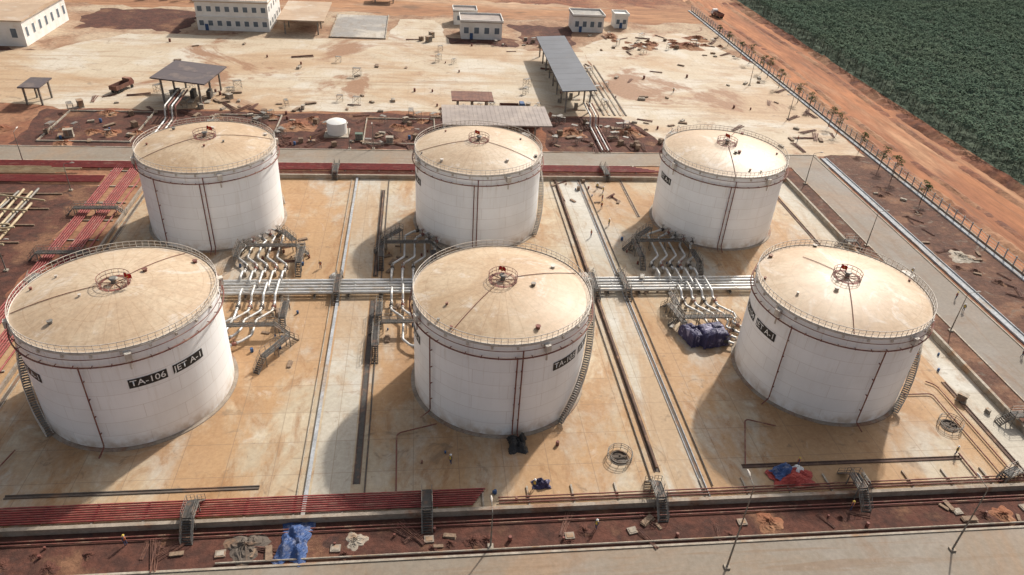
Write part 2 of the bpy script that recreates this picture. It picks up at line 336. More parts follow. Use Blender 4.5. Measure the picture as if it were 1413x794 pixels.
W=lambda *a:wall(*a)
W('containment_wall',-73,-27,80.2,-26.6,1.05,M['wallc'],'long low concrete containment wall around the tank yard')
W('containment_wall',-200,-27,-73.1,-26.6,1.05,M['wallc'],'long low concrete containment wall beside the red pipes')
W('containment_wall',79.8,-26.4,80.2,73.3,1.1,M['conc'],'low concrete containment wall beside the access road')
W('containment_wall',-73,73,79.6,73.4,1.0,M['wallc'],'low concrete containment wall behind the rear tanks')
W('containment_wall',-73.4,-26.4,-73.1,73.4,.8,M['wallc'],'low concrete containment wall beside the red pipe bundle')
def channel(x0,y0,x1,y1,mat=None,edge=None):
    mb=MB(); e=.13
    mb.box(x0,y0,.0,x1,y1,.05,0)
    if (x1-x0)<(y1-y0): mb.box(x0-e,y0,0,x0,y1,.16,1); mb.box(x1,y0,0,x1+e,y1,.16,1)
    else: mb.box(x0,y0-e,0,x1,y0,.16,1); mb.box(x0,y1,0,x1,y1+e,.16,1)
    return struct(mb,'drain_channel',[mat or M['conc_dark'],edge or M['conc']])
channel(-20.9,-21,-20.2,22,M['steel_d'],M['rust_chan']); channel(-20.9,30,-20.2,67,M['conc_dark'],M['conc_dark'])
channel(20.2,-21,20.8,73,M['conc_dark'],M['rust_chan']); channel(26,-26,26.5,73,M['conc_dark'],M['gutter'])
channel(-64,-21.1,-33,-20.75,M['conc_dark'],M['conc_dark']); channel(33,-20.8,66.5,-20.4,M['rust_chan'],M['rust_chan'])
channel(36.6,54,37.0,73,M['rust_chan']); channel(73.6,20,74.1,72,M['rust_chan'],M['rust_chan']); channel(74,-26,74.5,-4,M['rust_chan'],M['rust_chan'])
channel(-72.4,-26,-71.8,72)
W('divider_wall',-27,-26.4,-26.62,72.9,.45,M['gutter'],'thin pale concrete divider wall across the yard floor')
# ---------------------------------------------------------------- tanks
def polar(r,deg,z): return (r*math.cos(rad(deg)),r*math.sin(rad(deg)),z)
RISE=2.0; RD=(R_T**2+RISE**2)/(2*RISE)
def domez(r): return H_T-(RD-RISE)+math.sqrt(RD*RD-r*r)
def text_part(parent,txt,az,z,size):
    cu=bpy.data.curves.new('lettering','FONT'); cu.body=txt; cu.size=size; cu.align_x='CENTER';cu.align_y='CENTER';cu.offset=.008; cu.space_character=1.04
    to=bpy.data.objects.new('tmp_text',cu); COL.objects.link(to); bpy.context.view_layer.update()
    dg=bpy.context.evaluated_depsgraph_get(); me=bpy.data.meshes.new_from_object(to.evaluated_get(dg))
    bpy.data.objects.remove(to)
    ws=[v.co.x for v in me.vertices]; w=(max(ws)-min(ws))*1.06
    for v in me.vertices:
        a=rad(az)+v.co.x*1.06/R_T; r=R_T+.075; yy=v.co.y
        v.co=(r*math.cos(a),r*math.sin(a),z+yy)
    me.materials.clear(); me.materials.append(M['white']); me.name='lettering'
    mb=MB(); hw=(w/2+.22)/R_T; k=10; vs=[]
    for rr in (R_T+.045,):
        for i in range(k+1):
            a=rad(az)-hw+2*hw*i/k
            for zz in (z-size*.55,z+size*.55): vs.append((rr*math.cos(a),rr*math.sin(a),zz))
    mb.add(vs,[(2*i,2*i+2,2*i+3,2*i+1) for i in range(k)])
    pl=part(mb,'sign_plate',parent,M['black'],'black plate reading %s in white'%txt.replace('-',' '))
    o=bpy.data.objects.new('lettering',me); link(o); o.parent=pl
def star(mb,cx,y,cz,r,mi):
    c=[]
    for i in range(10):
        q=r if i%2==0 else r*.4; a=math.pi/2+i*math.pi/5
        c.append((cx+q*math.cos(a),y,cz+q*math.sin(a)))
    mb.add(c+[(cx,y,cz)],[(i,(i+1)%10,10) for i in range(10)],mi)
shell=MB(); shell.rev([(R_T,.2),(R_T,H_T)],128)
shell_me=shell.mesh('shell',M['shell'])
fnd=MB(); fnd.rev([(R_T+.6,0),(R_T+.55,.16),(R_T-.1,.2)],96,sm=False)
fnd_me=fnd.mesh('foundation_ring',[M['wallc']])
dm=MB(); prof=[(R_T+.12,H_T-.02)]+[(R_T*(1-i/14),domez(R_T*(1-i/14))) for i in range(0,14)]+[(.02,domez(0))]
dm.rev(prof,108); dome_me=dm.mesh('roof',M['dome'])
rim=MB(); rim.rev([(R_T+.01,H_T-.16),(R_T+.16,H_T-.16),(R_T+.16,H_T+.03),(R_T-.05,H_T+.05)],108,sm=False)
for i in range(24):
    x,y,_=polar(R_T+.18,i*15+4,0); rim.obox(x,y,H_T-.6,.2,.3,.4,rad(i*15+4))
rim_me=rim.mesh('rim_band',M['rail'])
rl=MB()
for i in range(90):
    a=i*4; rl.beam(polar(R_T+.02,a,H_T),polar(R_T+.02,a,H_T+1.15),.055)
for z,r in ((.12,.07),(.6,.04),(1.15,.055)):
    rl.tube([polar(R_T+.02,a*3,H_T+z) for a in range(120)],r,5,closed=True)
rail_me=rl.mesh('railing',M['rail'])
ring=MB()
ring.tube([polar(R_T+.55,a*3,14.6) for a in range(120)],.11,6,closed=True)
for i in range(36): ring.beam(polar(R_T,i*10+3,14.5),polar(R_T+.6,i*10+3,14.5),.09)
ring_me=ring.mesh('cooling_ring',M['redbr'])
ring2=MB(); ring2.tube([polar(R_T+.4,a*3,15.75) for a in range(120)],.055,5,closed=True)
ring2_me=ring2.mesh('foam_ring',M['redbr'])
ctr=MB(); z0=domez(0)-.15
ctr.rev([(2.1,z0-.1),(2.1,z0+.12),(1.6,z0+.12)],32,sm=False,mi=2)
for i in range(16): ctr.beam(polar(2.1,i*22.5,z0),polar(2.1,i*22.5,z0+1.15),.05,1)
for z in (.6,1.15): ctr.tube([polar(2.1,a*15,z0+z) for a in range(24)],.045,5,2,closed=True)
ctr.cyl(0,0,z0,z0+.9,.36,.36,16,0); ctr.cyl(0,0,z0+.9,z0+1.05,.6,.45,16,0)
for i in range(8): ctr.beam(polar(.4,i*45,z0+.2),polar(2.1,i*45,z0+.2),.06,2)
ctr_me=ctr.mesh('roof_vent',[M['steel'],M['rail'],M['redbr']])
def radial(azs,mat):
    mb=MB()
    for az,r0,r1 in azs: mb.tube([polar(r,az,domez(r)+.09) for r in np.linspace(r0,r1,7)],.05,6)
    return mb
def stair(az_b,sgn):
    mb=MB(); n=64; span=68*sgn; r0,r1=R_T+.25,R_T+1.15
    P=lambda r,t,dz=0: polar(r,az_b+span*t,.3+(H_T-.3)*t+dz)
    for i in range(n+1):
        t=i/n; a=rad(az_b+span*t); x,y,z=P((r0+r1)/2,t); mb.obox(x,y,z-.04,.9,.34,.05,a,1)
    for r in (r0,r1): mb.tube([P(r,i/24,-.05) for i in range(25)],.09,4,0)
    for dz in (.55,1.1): mb.tube([P(r1,i/24,dz) for i in range(25)],.045,4,0)
    for i in range(0,n+1,3): mb.beam(P(r1,i/n,-.05),P(r1,i/n,1.1),.05)
    for i in range(4,n+1,10): mb.beam(P(R_T,i/n,-.9),P(r1,i/n,-.1),.08)
    x,y,z=P(R_T+.7,1); mb.obox(x,y,H_T-.02,1.3,2.2,.06,rad(az_b+span),1)
    return mb
hatch=MB(); hatch.cyl(0,0,-.1,.35,.3,.3,12); hatch.cyl(0,0,.35,.42,.38,.38,12); hatch_me={k:hatch.mesh('roof_hatch',M[k]) for k in ('steel','redbr','rail')}
def tank(cx,cy,label,risers,st,signs,rads,flag,hs,sz=11.3):
    t=thing('storage_tank',label,'storage tank',(cx,cy,0),group='white fuel storage tanks')
    for nm,me in (('shell',shell_me),('foundation_ring',fnd_me),('roof',dome_me),('rim_band',rim_me),('railing',rail_me),('cooling_ring',ring_me),('foam_ring',ring2_me),('roof_vent',ctr_me)):
        o=bpy.data.objects.new(nm,me); link(o); o.parent=t
    for az,dbl in risers:
        for k in range(2 if dbl else 1):
            a=az+k*3.2; mb=MB(); top=14.6 if k==0 else 15.75
            mb.tube(bend([polar(R_T+.4,a,top),polar(R_T+.4,a,.8),polar(R_T+2.2,a,.5)],.4),.10,6)
            for z in (3,6,9,12): mb.beam(polar(R_T,a,z),polar(R_T+.4,a,z),.12)
            part(mb,'riser_pipe',t,M['redbr'])
    if st: part(stair(*st),'spiral_staircase',t,[M['rail'],M['steel']])
    for txt,az in signs: text_part(t,txt,az,sz,1.3)
    part(radial(rads,None),'roof_pipe',t,M['redbr'])
    rs=random.Random(hs)
    for i in range(6):
        a=rs.uniform(0,360); r=rs.choice([4.5,9.5,10.8,11.5,12.1]); x,y,_=polar(r,a,0)
        o=bpy.data.objects.new('roof_hatch',hatch_me[rs.choice(['steel','redbr','rail'])]); link(o); o.parent=t; o.location=(x,y,domez(r)); o.scale=(1,1,1) if i<3 else (.6,.6,.8)
    for a in (15,105,195,285):
        mb=MB(); x,y,_=polar(R_T+.45,a+7,0); mb.obox(x,y,H_T-1.5,.7,.8,1.1,rad(a+7)); mb.tube([polar(R_T+.45,a+7,H_T-1.4),polar(R_T+.45,a+7,H_T-3)],.14,6)
        part(mb,'foam_chamber',t,M['rail'])
    fx,fy=flag; mb=MB(); zb=domez(0)+.1; mb.tube([(fx,fy,zb-.3),(fx+.2,fy,zb+1.9)],.04,6,0)
    vs=[];k=8
    for i in range(k+1):
        for zz in (zb+1.15,zb+1.85): vs.append((fx+.2+1.0*i/k,fy+.16*math.sin(i*1.3),zz-.35*(i/k)**2))
    mb.add(vs,[(2*i,2*i+2,2*i+3,2*i+1) for i in range(k)],1,True)
    star(mb,fx+.65,fy-.19,zb+1.42,.17,2)
    part(mb,'flag',t,[M['rail'],M['flagred'],M['yellow']],'red flag with a yellow star')
    return t
LX=-AX-.7
tank(LX,0,'white tank with TA-106 and JET A-1 plates',[(-94,False)],(-132,-1),[('TA-106',-61.5),('JET A-1',-37),('JET A-1',-134)],[(200,2,12.8),(60,2,12.5)],(1.6,-.6),1,10.8)
tank(0,0,'white tank with TA-105 plate on dusty slab',[(-143,False),(-86,True)],(-52,1),[('TA-105',-50.5),('JET A-1',-26),('JET A-1',-168)],[(232,2,12.8),(20,2,12.5)],(-.8,.6),2)
tank(AX+.4,0,'white tank with JET A-1 plate beside navy tarps',[(-146,False),(-88,False)],(-52,1),[('JET A-1',-166),('TA-104',-190.5)],[(250,2,12.8),(118,2,8)],(-1.4,.4),3,10.9)
tank(LX-.2,BY,'white tank without visible plates near red pipes',[(-84,True),(-123,False)],(30,1),[],[(215,2,12.8),(15,2,12.5)],(.3,.4),4)
tank(0,BY,'white tank with dusty roof behind the pipe rack',[(-97,True)],(-30,1),[('JET A-1',-166)],[(190,2,12.8),(-30,2,12.5)],(-1,.4),5)
tank(AX,BY,'white tank with pale roof beside the access road',[(-102,True)],(60,1),[('JET A-1',-171)],[(260,2,12.8),(60,2,12.5)],(-.6,.6),6)
# ---------------------------------------------------------------- pipes
def pipe(pts,r,mat,label,name='pipe',cat='pipe',group=None,b=.8,n=8):
    mb=MB(); mb.tube(bend(pts,b) if len(pts)>2 else pts,r,n); return solo(mb,name,mat,label,cat,group=group)
for i in range(5):
    y=23.3+i*.98
    mb=MB(); mb.tube([(-50,y,1.0),(53,y,1.0)],.30 if i!=2 else .24,12)
    for x in range(-48,53,6): mb.tube([(x,y,1.0),(x+.16,y,1.0)],.35,12)
    solo(mb,'silver_pipe',M['silver'],'long silver clad pipe on the central rack','pipe',group='silver pipes on the central rack')
for i,x in enumerate(range(-49,54,6)):
    mb=MB(); mb.box(x-.2,22.6,0,x+.2,27.9,.35,0); mb.box(x-.12,22.7,.35,x+.12,27.8,.68,1)
    solo(mb,'pipe_support',[M['conc'],M['steel_d']],'low concrete and steel pipe support under the rack','pipe support',group='pipe supports under the rack')
for i in range(8):
    y=-23.0-i*.36
    pipe([(-200,y,.4),(-3.6-i*.25,y,.4)],.125,M['red'],'long red fire water pipe along the containment wall',group='red pipes along the front wall')
for i in range(3):
    y=-24.6-i*.45
    pipe([(-2,y,.4),(79,y,.4)],.10,M['redbr'],'long thin red pipe along the containment wall',group='thin red pipes along the front wall')
for x in range(-196,78,6):
    mb=MB(); mb.box(x-.12,-26,.02,x+.12,-22.7,.27); solo(mb,'pipe_sleeper',M['conc'],'low concrete sleeper under red pipes','pipe support',group='sleepers under the red pipes')
for i in range(2):
    pipe([(-200,-28-i*.5,.2),(84,-28-i*.5,.2)],.1,M['redbr'],'thin brown pipe lying on bare soil',group='thin brown pipes on soil')
pipe([(-36,-32.4,.2),(84,-32.4,.2)],.12,M['conc'],'pale pipe along the edge of the road')
for i,x in enumerate([-82.4,-81.95,-81.5,-81.05,-80.6,-78.9,-78.45,-78.0,-77.55,-77.1,-76.65,-75.2]):
    pipe([(x,-22,.4),(x,79.5-i*.2,.4)],.15,M['red'],'long red pipe in the side bundle',group='red pipes in the side bundle')
for y in range(-20,78,8):
    mb=MB(); mb.box(-83,y-.15,0,-74.7,y+.15,.24); solo(mb,'pipe_sleeper',M['conc'],'low concrete sleeper under red pipes','pipe support',group='sleepers under the red pipes')
for i in range(7):
    pipe([(-200,69.6+i*.5,.5),(-83,69.6+i*.5,.5)],.14,M['red'],'long red pipe in the rear bundle',group='red pipes in the rear bundle')
for i in range(7):
    pipe([(-200,77.2+i*.55,.5),(50-i*1.5,77.2+i*.55,.5)],.15,M['red'],'long red pipe behind the tanks',group='red pipes behind the tanks')
for i in range(4):
    pipe([(-74,74.2+i*.6,.4),(78,74.2+i*.6,.4)],.1,M['redbr'],'thin brown pipe behind the tanks',group='thin brown pipes behind the tanks')
for x in range(-190,50,8):
    mb=MB(); mb.box(x-.15,77,.0,x+.15,81.4,.32); solo(mb,'pipe_sleeper',M['conc'],'low concrete sleeper under red pipes','pipe support',group='sleepers under the red pipes')
B=M['redbr']; bl='thin red branch pipe on the slab beside a tank'
pipe([(41,-13.2,.4),(36.8,-11.5,.4),(33.4,-20.6,.4)],.1,B,bl)
pipe([(-9.8,-10.5,.4),(-15.5,-12.2,.4),(-15.3,-22.8,.4)],.1,B,bl)
pipe([(65,-7,.3),(70.3,-7,.3),(70.3,-24,.3)],.1,B,bl)
pipe([(71,-4,.3),(72.3,-5,.3),(72.3,-24,.3)],.1,B,bl)
pipe([(66.5,-20,.35),(66.5,-24.3,.35)],.14,B,bl)
pipe([(-66,-13,.4),(-68,-22,.4)],.1,B,bl)
for x in (-19.4,27.5,-28,19.2):
    pipe([(x,-24,.2),(x,72,.2)],.09,M['conc'] if x<-20 else M['steel_d'],'thin conduit running along the yard drain')
pipe([(20.5,-20.5,.35),(20.5,72,.35)],.2,M['rust_chan'],'dark steel pipe running along the yard drain')
pipe([(-20.5,30,.3),(-20.5,66,.3)],.16,M['rust_chan'],'dark steel pipe running along the yard drain')
def manifold(cx,cy,azs,xms,y_end,label,seed=0):
    root=thing('pipe_manifold',label,'pipework',(cx,cy,0),group='silver pipe manifolds beside the tanks')
    sg=-1 if cy>10 else 1
    for k,(az,xm) in enumerate(zip(azs,xms)):
        p0=polar(R_T,az,1.1);p1=polar(R_T+2.6,az,1.1)
        lx=xm-cx; ly=y_end-cy; side=1 if cx<-10 else -1
        dx=-2.2*side; m1=ly-sg*6.5
        pts=[p0,p1,(lx+dx,p1[1]+sg*1.6,1.1),(lx+dx,m1-sg*1.3,1.1),(lx,m1+sg*1.3,1.1),(lx,ly-sg*2.4,1.1),(lx,ly-sg*1.5,2.0),(lx,ly+sg*(.6+.98*(k%4)),2.0),(lx,ly+sg*(.9+.98*(k%4)),1.2)]
        if abs(p1[1]-m1)<3: pts=[p0,p1,(lx,p1[1]+sg*2.2,1.1)]+pts[5:]
        mb=MB(); mb.tube(bend(pts,.4,3),.215,10)
        for t in (.3,.75):
            a=Vector(p0).lerp(Vector(p1),t); d=(Vector(p1)-Vector(p0)).normalized(); mb.tube([a-d*.06,a+d*.06],.33,12)
        for q in (3.2,4.6):
            a=Vector((lx,ly-sg*q,1.1)); mb.tube([a-Vector((0,.06,0)),a+Vector((0,.06,0))],.33,12)
        part(mb,'pipe',root,M['silver'])
        for a,d in ((Vector(p0).lerp(Vector(p1),.52),(Vector(p1)-Vector(p0)).normalized()),(Vector((lx,ly-sg*3.9,1.1)),Vector((0,1,0)))):
            v=MB(); v.tube([a-d*.4,a-d*.18,a,a+d*.18,a+d*.4],.3,10,rr=[.24,.34,.4,.34,.24]); v.tube([a,a+Vector((0,0,1.1))],.07,6)
            w=a+Vector((0,0,1.1)); v.tube([w+Vector((.34*math.cos(q*.52),.34*math.sin(q*.52),0)) for q in range(12)],.035,5,closed=True)
            part(v,'valve',root,M['redbr'] if k%2 else M['steel_d'])
        for yy,xx in ((ly-sg*5.3,lx),(ly-sg*2.8,lx)):
            v=MB(); v.box(xx-.25,yy-.2,0,xx+.25,yy+.2,.86); part(v,'pipe_support',root,M['conc'])
    return root
ml='silver pipes and valves between tank and rack'
manifold(LX,BY,[-60,-52,-44,-36,-28],[-44.4,-42.6,-40.8,-39.0,-37.2],27.6,ml,1)
manifold(LX,0,[60,52,44,36],[-43.4,-41.4,-39.4,-37.4],22.8,ml,2)
manifold(0,BY,[-152,-144,-136,-128],[-17.4,-15.4,-13.4,-11.4],27.6,ml,3)
manifold(0,0,[152,144,136,128],[-17.2,-15.2,-13.2,-11.2],22.8,ml,4)
manifold(AX,BY,[-154,-147,-140,-132,-124],[33.8,35.7,37.6,39.5,41.4],27.6,ml,5)
manifold(AX,0,[152,144,136,128],[36.4,38.4,40.4,42.4],22.8,ml,6)
def platform(loc,rz,L,Wd,Hh,stairs=(1,1),label='galvanised steel access platform with handrails and stairs',name='access_platform',cat='steel platform',group='steel access platforms'):
    root=thing(name,label,cat,loc,rz,group)
    d=MB(); d.box(-L/2,-Wd/2,Hh-.1,L/2,Wd/2,Hh,0); 
    for y in (-Wd/2,Wd/2): d.beam((-L/2,y,Hh-.12),(L/2,y,Hh-.12),.14,1)
    part(d,'deck',root,[M['steel_d'],M['steel']])
    lm=None
    nl=max(2,int(L/3)+1)
    for i in range(nl):
        x=-L/2+.1+(L-.2)*i/(nl-1)
        for y in (-Wd/2+.08,Wd/2-.08):
            m_=MB(); m_.beam((0,0,0),(0,0,Hh-.1),.13)
            if lm is None: lm=m_.mesh('leg',M['steel'])
            o=bpy.data.objects.new('leg',lm); link(o); o.parent=root; o.location=(x,y,0)
    for y in (-Wd/2,Wd/2):
        h=MB(); n=max(2,int(L/1.2)+1)
        for i in range(n):
            x=-L/2+L*i/(n-1); h.beam((x,y,Hh),(x,y,Hh+1.1),.06)
        for z in (.1,.55,1.1): h.beam((-L/2,y,Hh+z),(L/2,y,Hh+z),.05)
        part(h,'handrail',root,M['steel'])
    for e,s in zip((-1,1),stairs):
        if not s:
            h=MB(); 
            for z in (.55,1.1): h.beam((e*L/2,-Wd/2,Hh+z),(e*L/2,Wd/2,Hh+z),.06)
            part(h,'handrail',root,M['steel']); continue
        st=MB(); run=Hh*.95; x0=e*L/2; x1=x0+e*run; n=max(3,int(Hh/.22))
        for i in range(n):
            t=(i+.5)/n; x=x0+(x1-x0)*t; z=Hh*(1-t); st.box(x-.14,-Wd/2+.05,z-.03,x+.14,Wd/2-.05,z+.01,1)
        for y in (-Wd/2,Wd/2):
            st.beam((x0,y,Hh-.1),(x1,y,.05),.13)
            for z in (.55,1.05): st.beam((x0,y,Hh+z),(x1,y,z),.05)
            for t in (0,.5,1): st.beam((x0+(x1-x0)*t,y,Hh*(1-t)),(x0+(x1-x0)*t,y,Hh*(1-t)+1.05),.055)
        part(st,'stair',root,[M['steel'],M['steel_d']])
    return root
for x,y,a,L,H,s in ((-40.5,38.2,0,9,2.3,(1,1)),(-46.6,36.5,90,5,2.1,(0,1)),(-34.8,35,90,6,2.1,(1,0)),(-38,41.5,-55,5,2.6,(1,0)),
                (-40,12.2,0,8,2.3,(1,1)),(-35.0,6.5,60,6,2.1,(1,1)),(-35.2,17,90,5,1.9,(1,0)),
                (-14.5,39.2,0,9,2.4,(1,1)),(-19.6,37,90,6,2.1,(1,0)),(-9.5,34,90,5,2.0,(1,0)),(-17.5,42,50,5,2.7,(1,0)),
                (-14.5,12.4,0,8,2.4,(1,1)),(-19.4,9,90,6,2.1,(1,1)),(-19.2,17,90,4,1.9,(1,0)),
                (37,39.6,0,10,2.4,(1,1)),(32.0,37,90,7,2.1,(1,0)),(34.8,42.8,45,5,2.7,(1,0)),(43.3,34,90,5,2,(1,0)),
                (38.5,12.6,0,9,2.3,(1,1)),(33.4,14,100,6,2.1,(1,1)),(34.4,19,90,4,1.8,(1,0))):
    platform((x,y,0),rad(a),L,1.0,H,s)
sl_='galvanised steel stile over the containment wall'
for x,a in ((-40,90),(-11.3,90),(19,90),(47,90)):
    platform((x,-26,0),rad(a),2.6,1.3,2.3,(1,1),sl_,'crossover_stair','steel stair','stiles over the containment wall')
for y in (-14,40): platform((79.9,y,0),0,2.2,1.2,2.0,(1,1),sl_,'crossover_stair','steel stair','stiles over the containment wall')
platform((71.5,-24.6,0),rad(20),2.6,1.2,1.2,(1,1),'galvanised steel stile over red pipes','crossover_stair','steel stair','stiles over the containment wall')
for x in (-72,-63,-32,33.5): platform((x,76,0),rad(90),5,1.2,1.6,(1,1),'steel walkway bridge over the rear pipes','pipe_bridge','steel stair','walkways over the rear pipes')
for y in (55,37): platform((-78.8,y,0),0,8.5,1.2,1.6,(1,1),'steel walkway bridge over the side pipe bundle','pipe_bridge','steel stair')
for x in (-27,20.5,26.5): platform((x,25.2,0),rad(90),6.0,1.0,1.8,(1,1))
def pit(x,y,label='round steel guard rail around a floor pit'):
    r=thing('pit_guard',label,'guard rail',(x,y,0),group='round guard rails on the slab')
    mb=MB()
    for z in (.4,.8,1.15): mb.tube([polar(1.75,a*15,z) for a in range(24)],.05,5,closed=True)
    for i in range(10): mb.beam(polar(1.75,i*36,0),polar(1.75,i*36,1.15),.06)
    part(mb,'guard_rail',r,M['steel'])
    mb=MB(); mb.rev([(1.3,.02),(1.3,.25),(1.05,.25),(1.05,.05)],24,sm=False,mi=1); mb.cyl(0,0,.02,.06,1.04,1.04,24,1); 
    mb.box(-1.0,-.12,.26,1.0,.12,.36,1);mb.cyl(0,0,.36,.7,.12,.12,8,1)
    part(mb,'pit_ring',r,[M['conc'],M['conc_dark']])
pit(15.8,-18.1);pit(68.9,-14.1)
# ---------------------------------------------------------------- lamps
def lamp(x,y,h,rz=0,label='tall grey street lamp beside the road'):
    r=thing('street_lamp',label,'street lamp',(x,y,0),rz,group='street lamps around the yard')
    mb=MB(); mb.box(-.35,-.35,0,.35,.35,.25,1); mb.tube([(0,0,.2),(0,0,h)],.1,8,rr=[.13,.06]); part(mb,'pole',r,[M['steel'],M['conc']])
    mb=MB(); mb.tube(bend([(0,0,h-.1),(0,0,h+.3),(1.6,0,h+.55)],.5),.05,6); part(mb,'arm',r,M['steel'])
    mb=MB(); mb.tube([(1.4,0,h+.52),(1.8,0,h+.6),(2.3,0,h+.6)],.15,8,rr=[.07,.17,.1]); part(mb,'lamp_head',r,M['rail'])
for x,y,h,rz in ((25,-36.6,14,90),(-3.6,-31.9,6,90),(55.3,-35.9,11,90),(84.6,41,8,0),(84.6,10,8,0),(84.6,72,8,0),(-64,81,7,90),(-104,81,7,90),(-30,91,7,-90),(56,92,7,-90),(-118,91,8,-90),(-88,66,6,0),(-87,33,6,0),(-24,91,7,-90),(100,118,7,180),(100,150,7,180)):
    lamp(x,y,h,rad(rz))
# ---------------------------------------------------------------- buildings
def windows(root,xs,zs,w,h,y,face='y'):
    for z in zs:
        for x in xs:
            f=MB();g=MB()
            if face=='y':
                f.box(x-w/2-.1,y-.08,z-.1,x+w/2+.1,y-.02,z+h+.1); g.box(x-w/2,y-.11,z,x+w/2,y-.085,z+h)
            else:
                f.box(y+.02,x-w/2-.1,z-.1,y+.08,x+w/2+.1,z+h+.1); g.box(y+.085,x-w/2,z,y+.11,x+w/2,z+h)
            wo=part(g,'window',root,M['glass']); fo=part(f,'frame',root,M['white']); fo.parent=wo
def house(cx,cy,w,d,h,label,roofm,n=4,floors=1,over=.4,side=True,cat='building',pitch=0,ww=1.8):
    r=thing('building',label,cat,(cx,cy,0))
    mb=MB(); mb.box(-w/2,-d/2,0,w/2,d/2,h); part(mb,'wall',r,M['wallw'])
    mb=MB(); mb.box(-w/2-over,-d/2-over,h+.01,w/2+over,d/2+over,h+.35)
    if pitch:
        a=w/2+over;b=d/2+over
        mb.add([(-a,-b,h+.36),(a,-b,h+.36),(a,b,h+.36),(-a,b,h+.36),(-a,0,h+pitch),(a,0,h+pitch)],[(0,1,5,4),(2,3,4,5),(1,2,5),(3,0,4)])
    else:
        for (x0,y0,x1,y1) in ((-w/2-over,-d/2-over,w/2+over,-d/2-over+.25),(-w/2-over,d/2+over-.25,w/2+over,d/2+over),(-w/2-over,-d/2-over+.26,-w/2-over+.25,d/2+over-.26),(w/2+over-.25,-d/2-over+.26,w/2+over,d/2+over-.26)):
            mb.box(x0,y0,h+.355,x1,y1,h+1.0,1)
    part(mb,'roof',r,[roofm,M['wallw']])
    xs=[-w/2+w*(i+.5)/n for i in range(n)]; fh=h/floors
    windows(r,xs,[fh*k+fh*.35 for k in range(floors)],min(ww,w/n*.5),fh*.36,-d/2)
    ny=max(2,int(d/5)); ys=[-d/2+d*(i+.5)/ny for i in range(ny)]
    if side: windows(r,ys,[fh*k+fh*.35 for k in range(floors)],1.4,fh*.36,w/2,'x')
    mb=MB(); mb.box(-.6+xs[0]+w/n/2,-d/2-.1,0,.6+xs[0]+w/n/2,-d/2-.02,2.3); part(mb,'door',r,M['bluep'])
    if floors>1:
        mb=MB(); mb.box(-w/2-.15,-d/2-.5,fh-.15,w/2+.15,-d/2-.01,fh+.05); part(mb,'ledge',r,M['wallw'])
    return r
house(-80,212,25.5,26,10,'white two storey office with flat tan roof',M['rooftan'],8,2)
house(-170,190,59,35,8,'long white warehouse with wide tan roof',M['rooftan'],10,1,.6,cat='warehouse',pitch=1.4)
house(11.2,203,15.5,11,6.2,'small white building with grey roof',M['shedroof'],4)
house(6,222,9,7,5,'small white hut with grey roof',M['shedroof'],2)
house(55.5,218,12.5,10,6,'small white building with tan roof',M['paved'],4)
house(71,224,5.5,6,5,'small pale hut beside the dirt road',M['wallw'],2)
def canopy(x0,y0,x1,y1,h,roofm,label,tilt=0,cols=None,rz=0,name='canopy',th=.35,ribs=1.0):
    cx,cy=(x0+x1)/2,(y0+y1)/2; w,d=x1-x0,y1-y0
    r=thing(name,label,'canopy',(cx,cy,0),rz)
    mb=MB(); 
    z=lambda x:h+tilt*x/(w/2)
    vs=[(-w/2,-d/2,z(-w/2)),(w/2,-d/2,z(w/2)),(w/2,d/2,z(w/2)),(-w/2,d/2,z(-w/2))]
    vs+=[(a,b,c+th) for a,b,c in vs]
    mb.add(vs,[(0,3,2,1),(4,5,6,7),(0,1,5,4),(1,2,6,5),(2,3,7,6),(3,0,4,7)])
    n=int(max(w,d)/ribs)
    for i in range(1,n):
        if d>w: y=-d/2+d*i/n; mb.add([(-w/2,y-.03,z(-w/2)+th+.03),(w/2,y-.03,z(w/2)+th+.03),(w/2,y+.03,z(w/2)+th+.03),(-w/2,y+.03,z(-w/2)+th+.03),(-w/2,y-.1,z(-w/2)+th),(w/2,y-.1,z(w/2)+th),(w/2,y+.1,z(w/2)+th),(-w/2,y+.1,z(-w/2)+th)],[(0,1,2,3),(4,5,1,0),(3,2,6,7)])
        else: x=-w/2+w*i/n; mb.box(x-.03,-d/2,z(x)+th+.01,x+.03,d/2,z(x)+th+.05)
    part(mb,'roof',r,roofm)
    nx,ny=cols or (2,max(2,int(d/8)+1))
    for i in range(nx):
        for j in range(ny):
            x=(-w/2+w*.15)+(w*.7)*(i/(nx-1) if nx>1 else .5); y=-d/2+1.2+(d-2.4)*j/(ny-1)
            m_=MB(); m_.box(x-.22,y-.22,0,x+.22,y+.22,z(x)-.01); part(m_,'column',r,M['steel'])
    return r
canopy(29.3,119,39.5,178,6.8,M['roofgrey'],'long blue grey canopy on steel columns over loading lanes',tilt=.3,cols=(2,8),ribs=5)
canopy(-84.5,119,-69.5,135.5,7,M['roofpur'],'dark purple grey canopy on steel columns',tilt=-.4,rz=rad(-9),ribs=6)
canopy(-119,117,-113.5,125.5,5,M['roofpur'],'small dark canopy on thin posts',cols=(2,2),ribs=5)
canopy(-64,196,-47,226,5,M['rooftan'],'dusty tan roof over an open parking bay',cols=(2,4),ribs=3)
s=canopy(-6.2,95,22.8,110,5,M['shedroof'],'long dusty shed with corrugated roof',tilt=0,cols=(6,2),name='shed',ribs=1.2)
mb=MB(); mb.box(-14,6.0,0,14,6.2,4.98); mb.box(-14,-5,0,-13.8,5.9,4.98); part(mb,'wall',s,M['wallw'])
sheet('paved_yard',rect(-45,194,-25,229),.03,M['paved']); kerb(-45.3,193.7,-25,194,.5);kerb(-45.3,194.1,-45,229,.5);kerb(-25,193.7,-24.7,229,.5)
canopy(-3,116,9,124,4.2,M['rustroof'],'rusty corrugated lean-to over stacked materials',cols=(3,2))
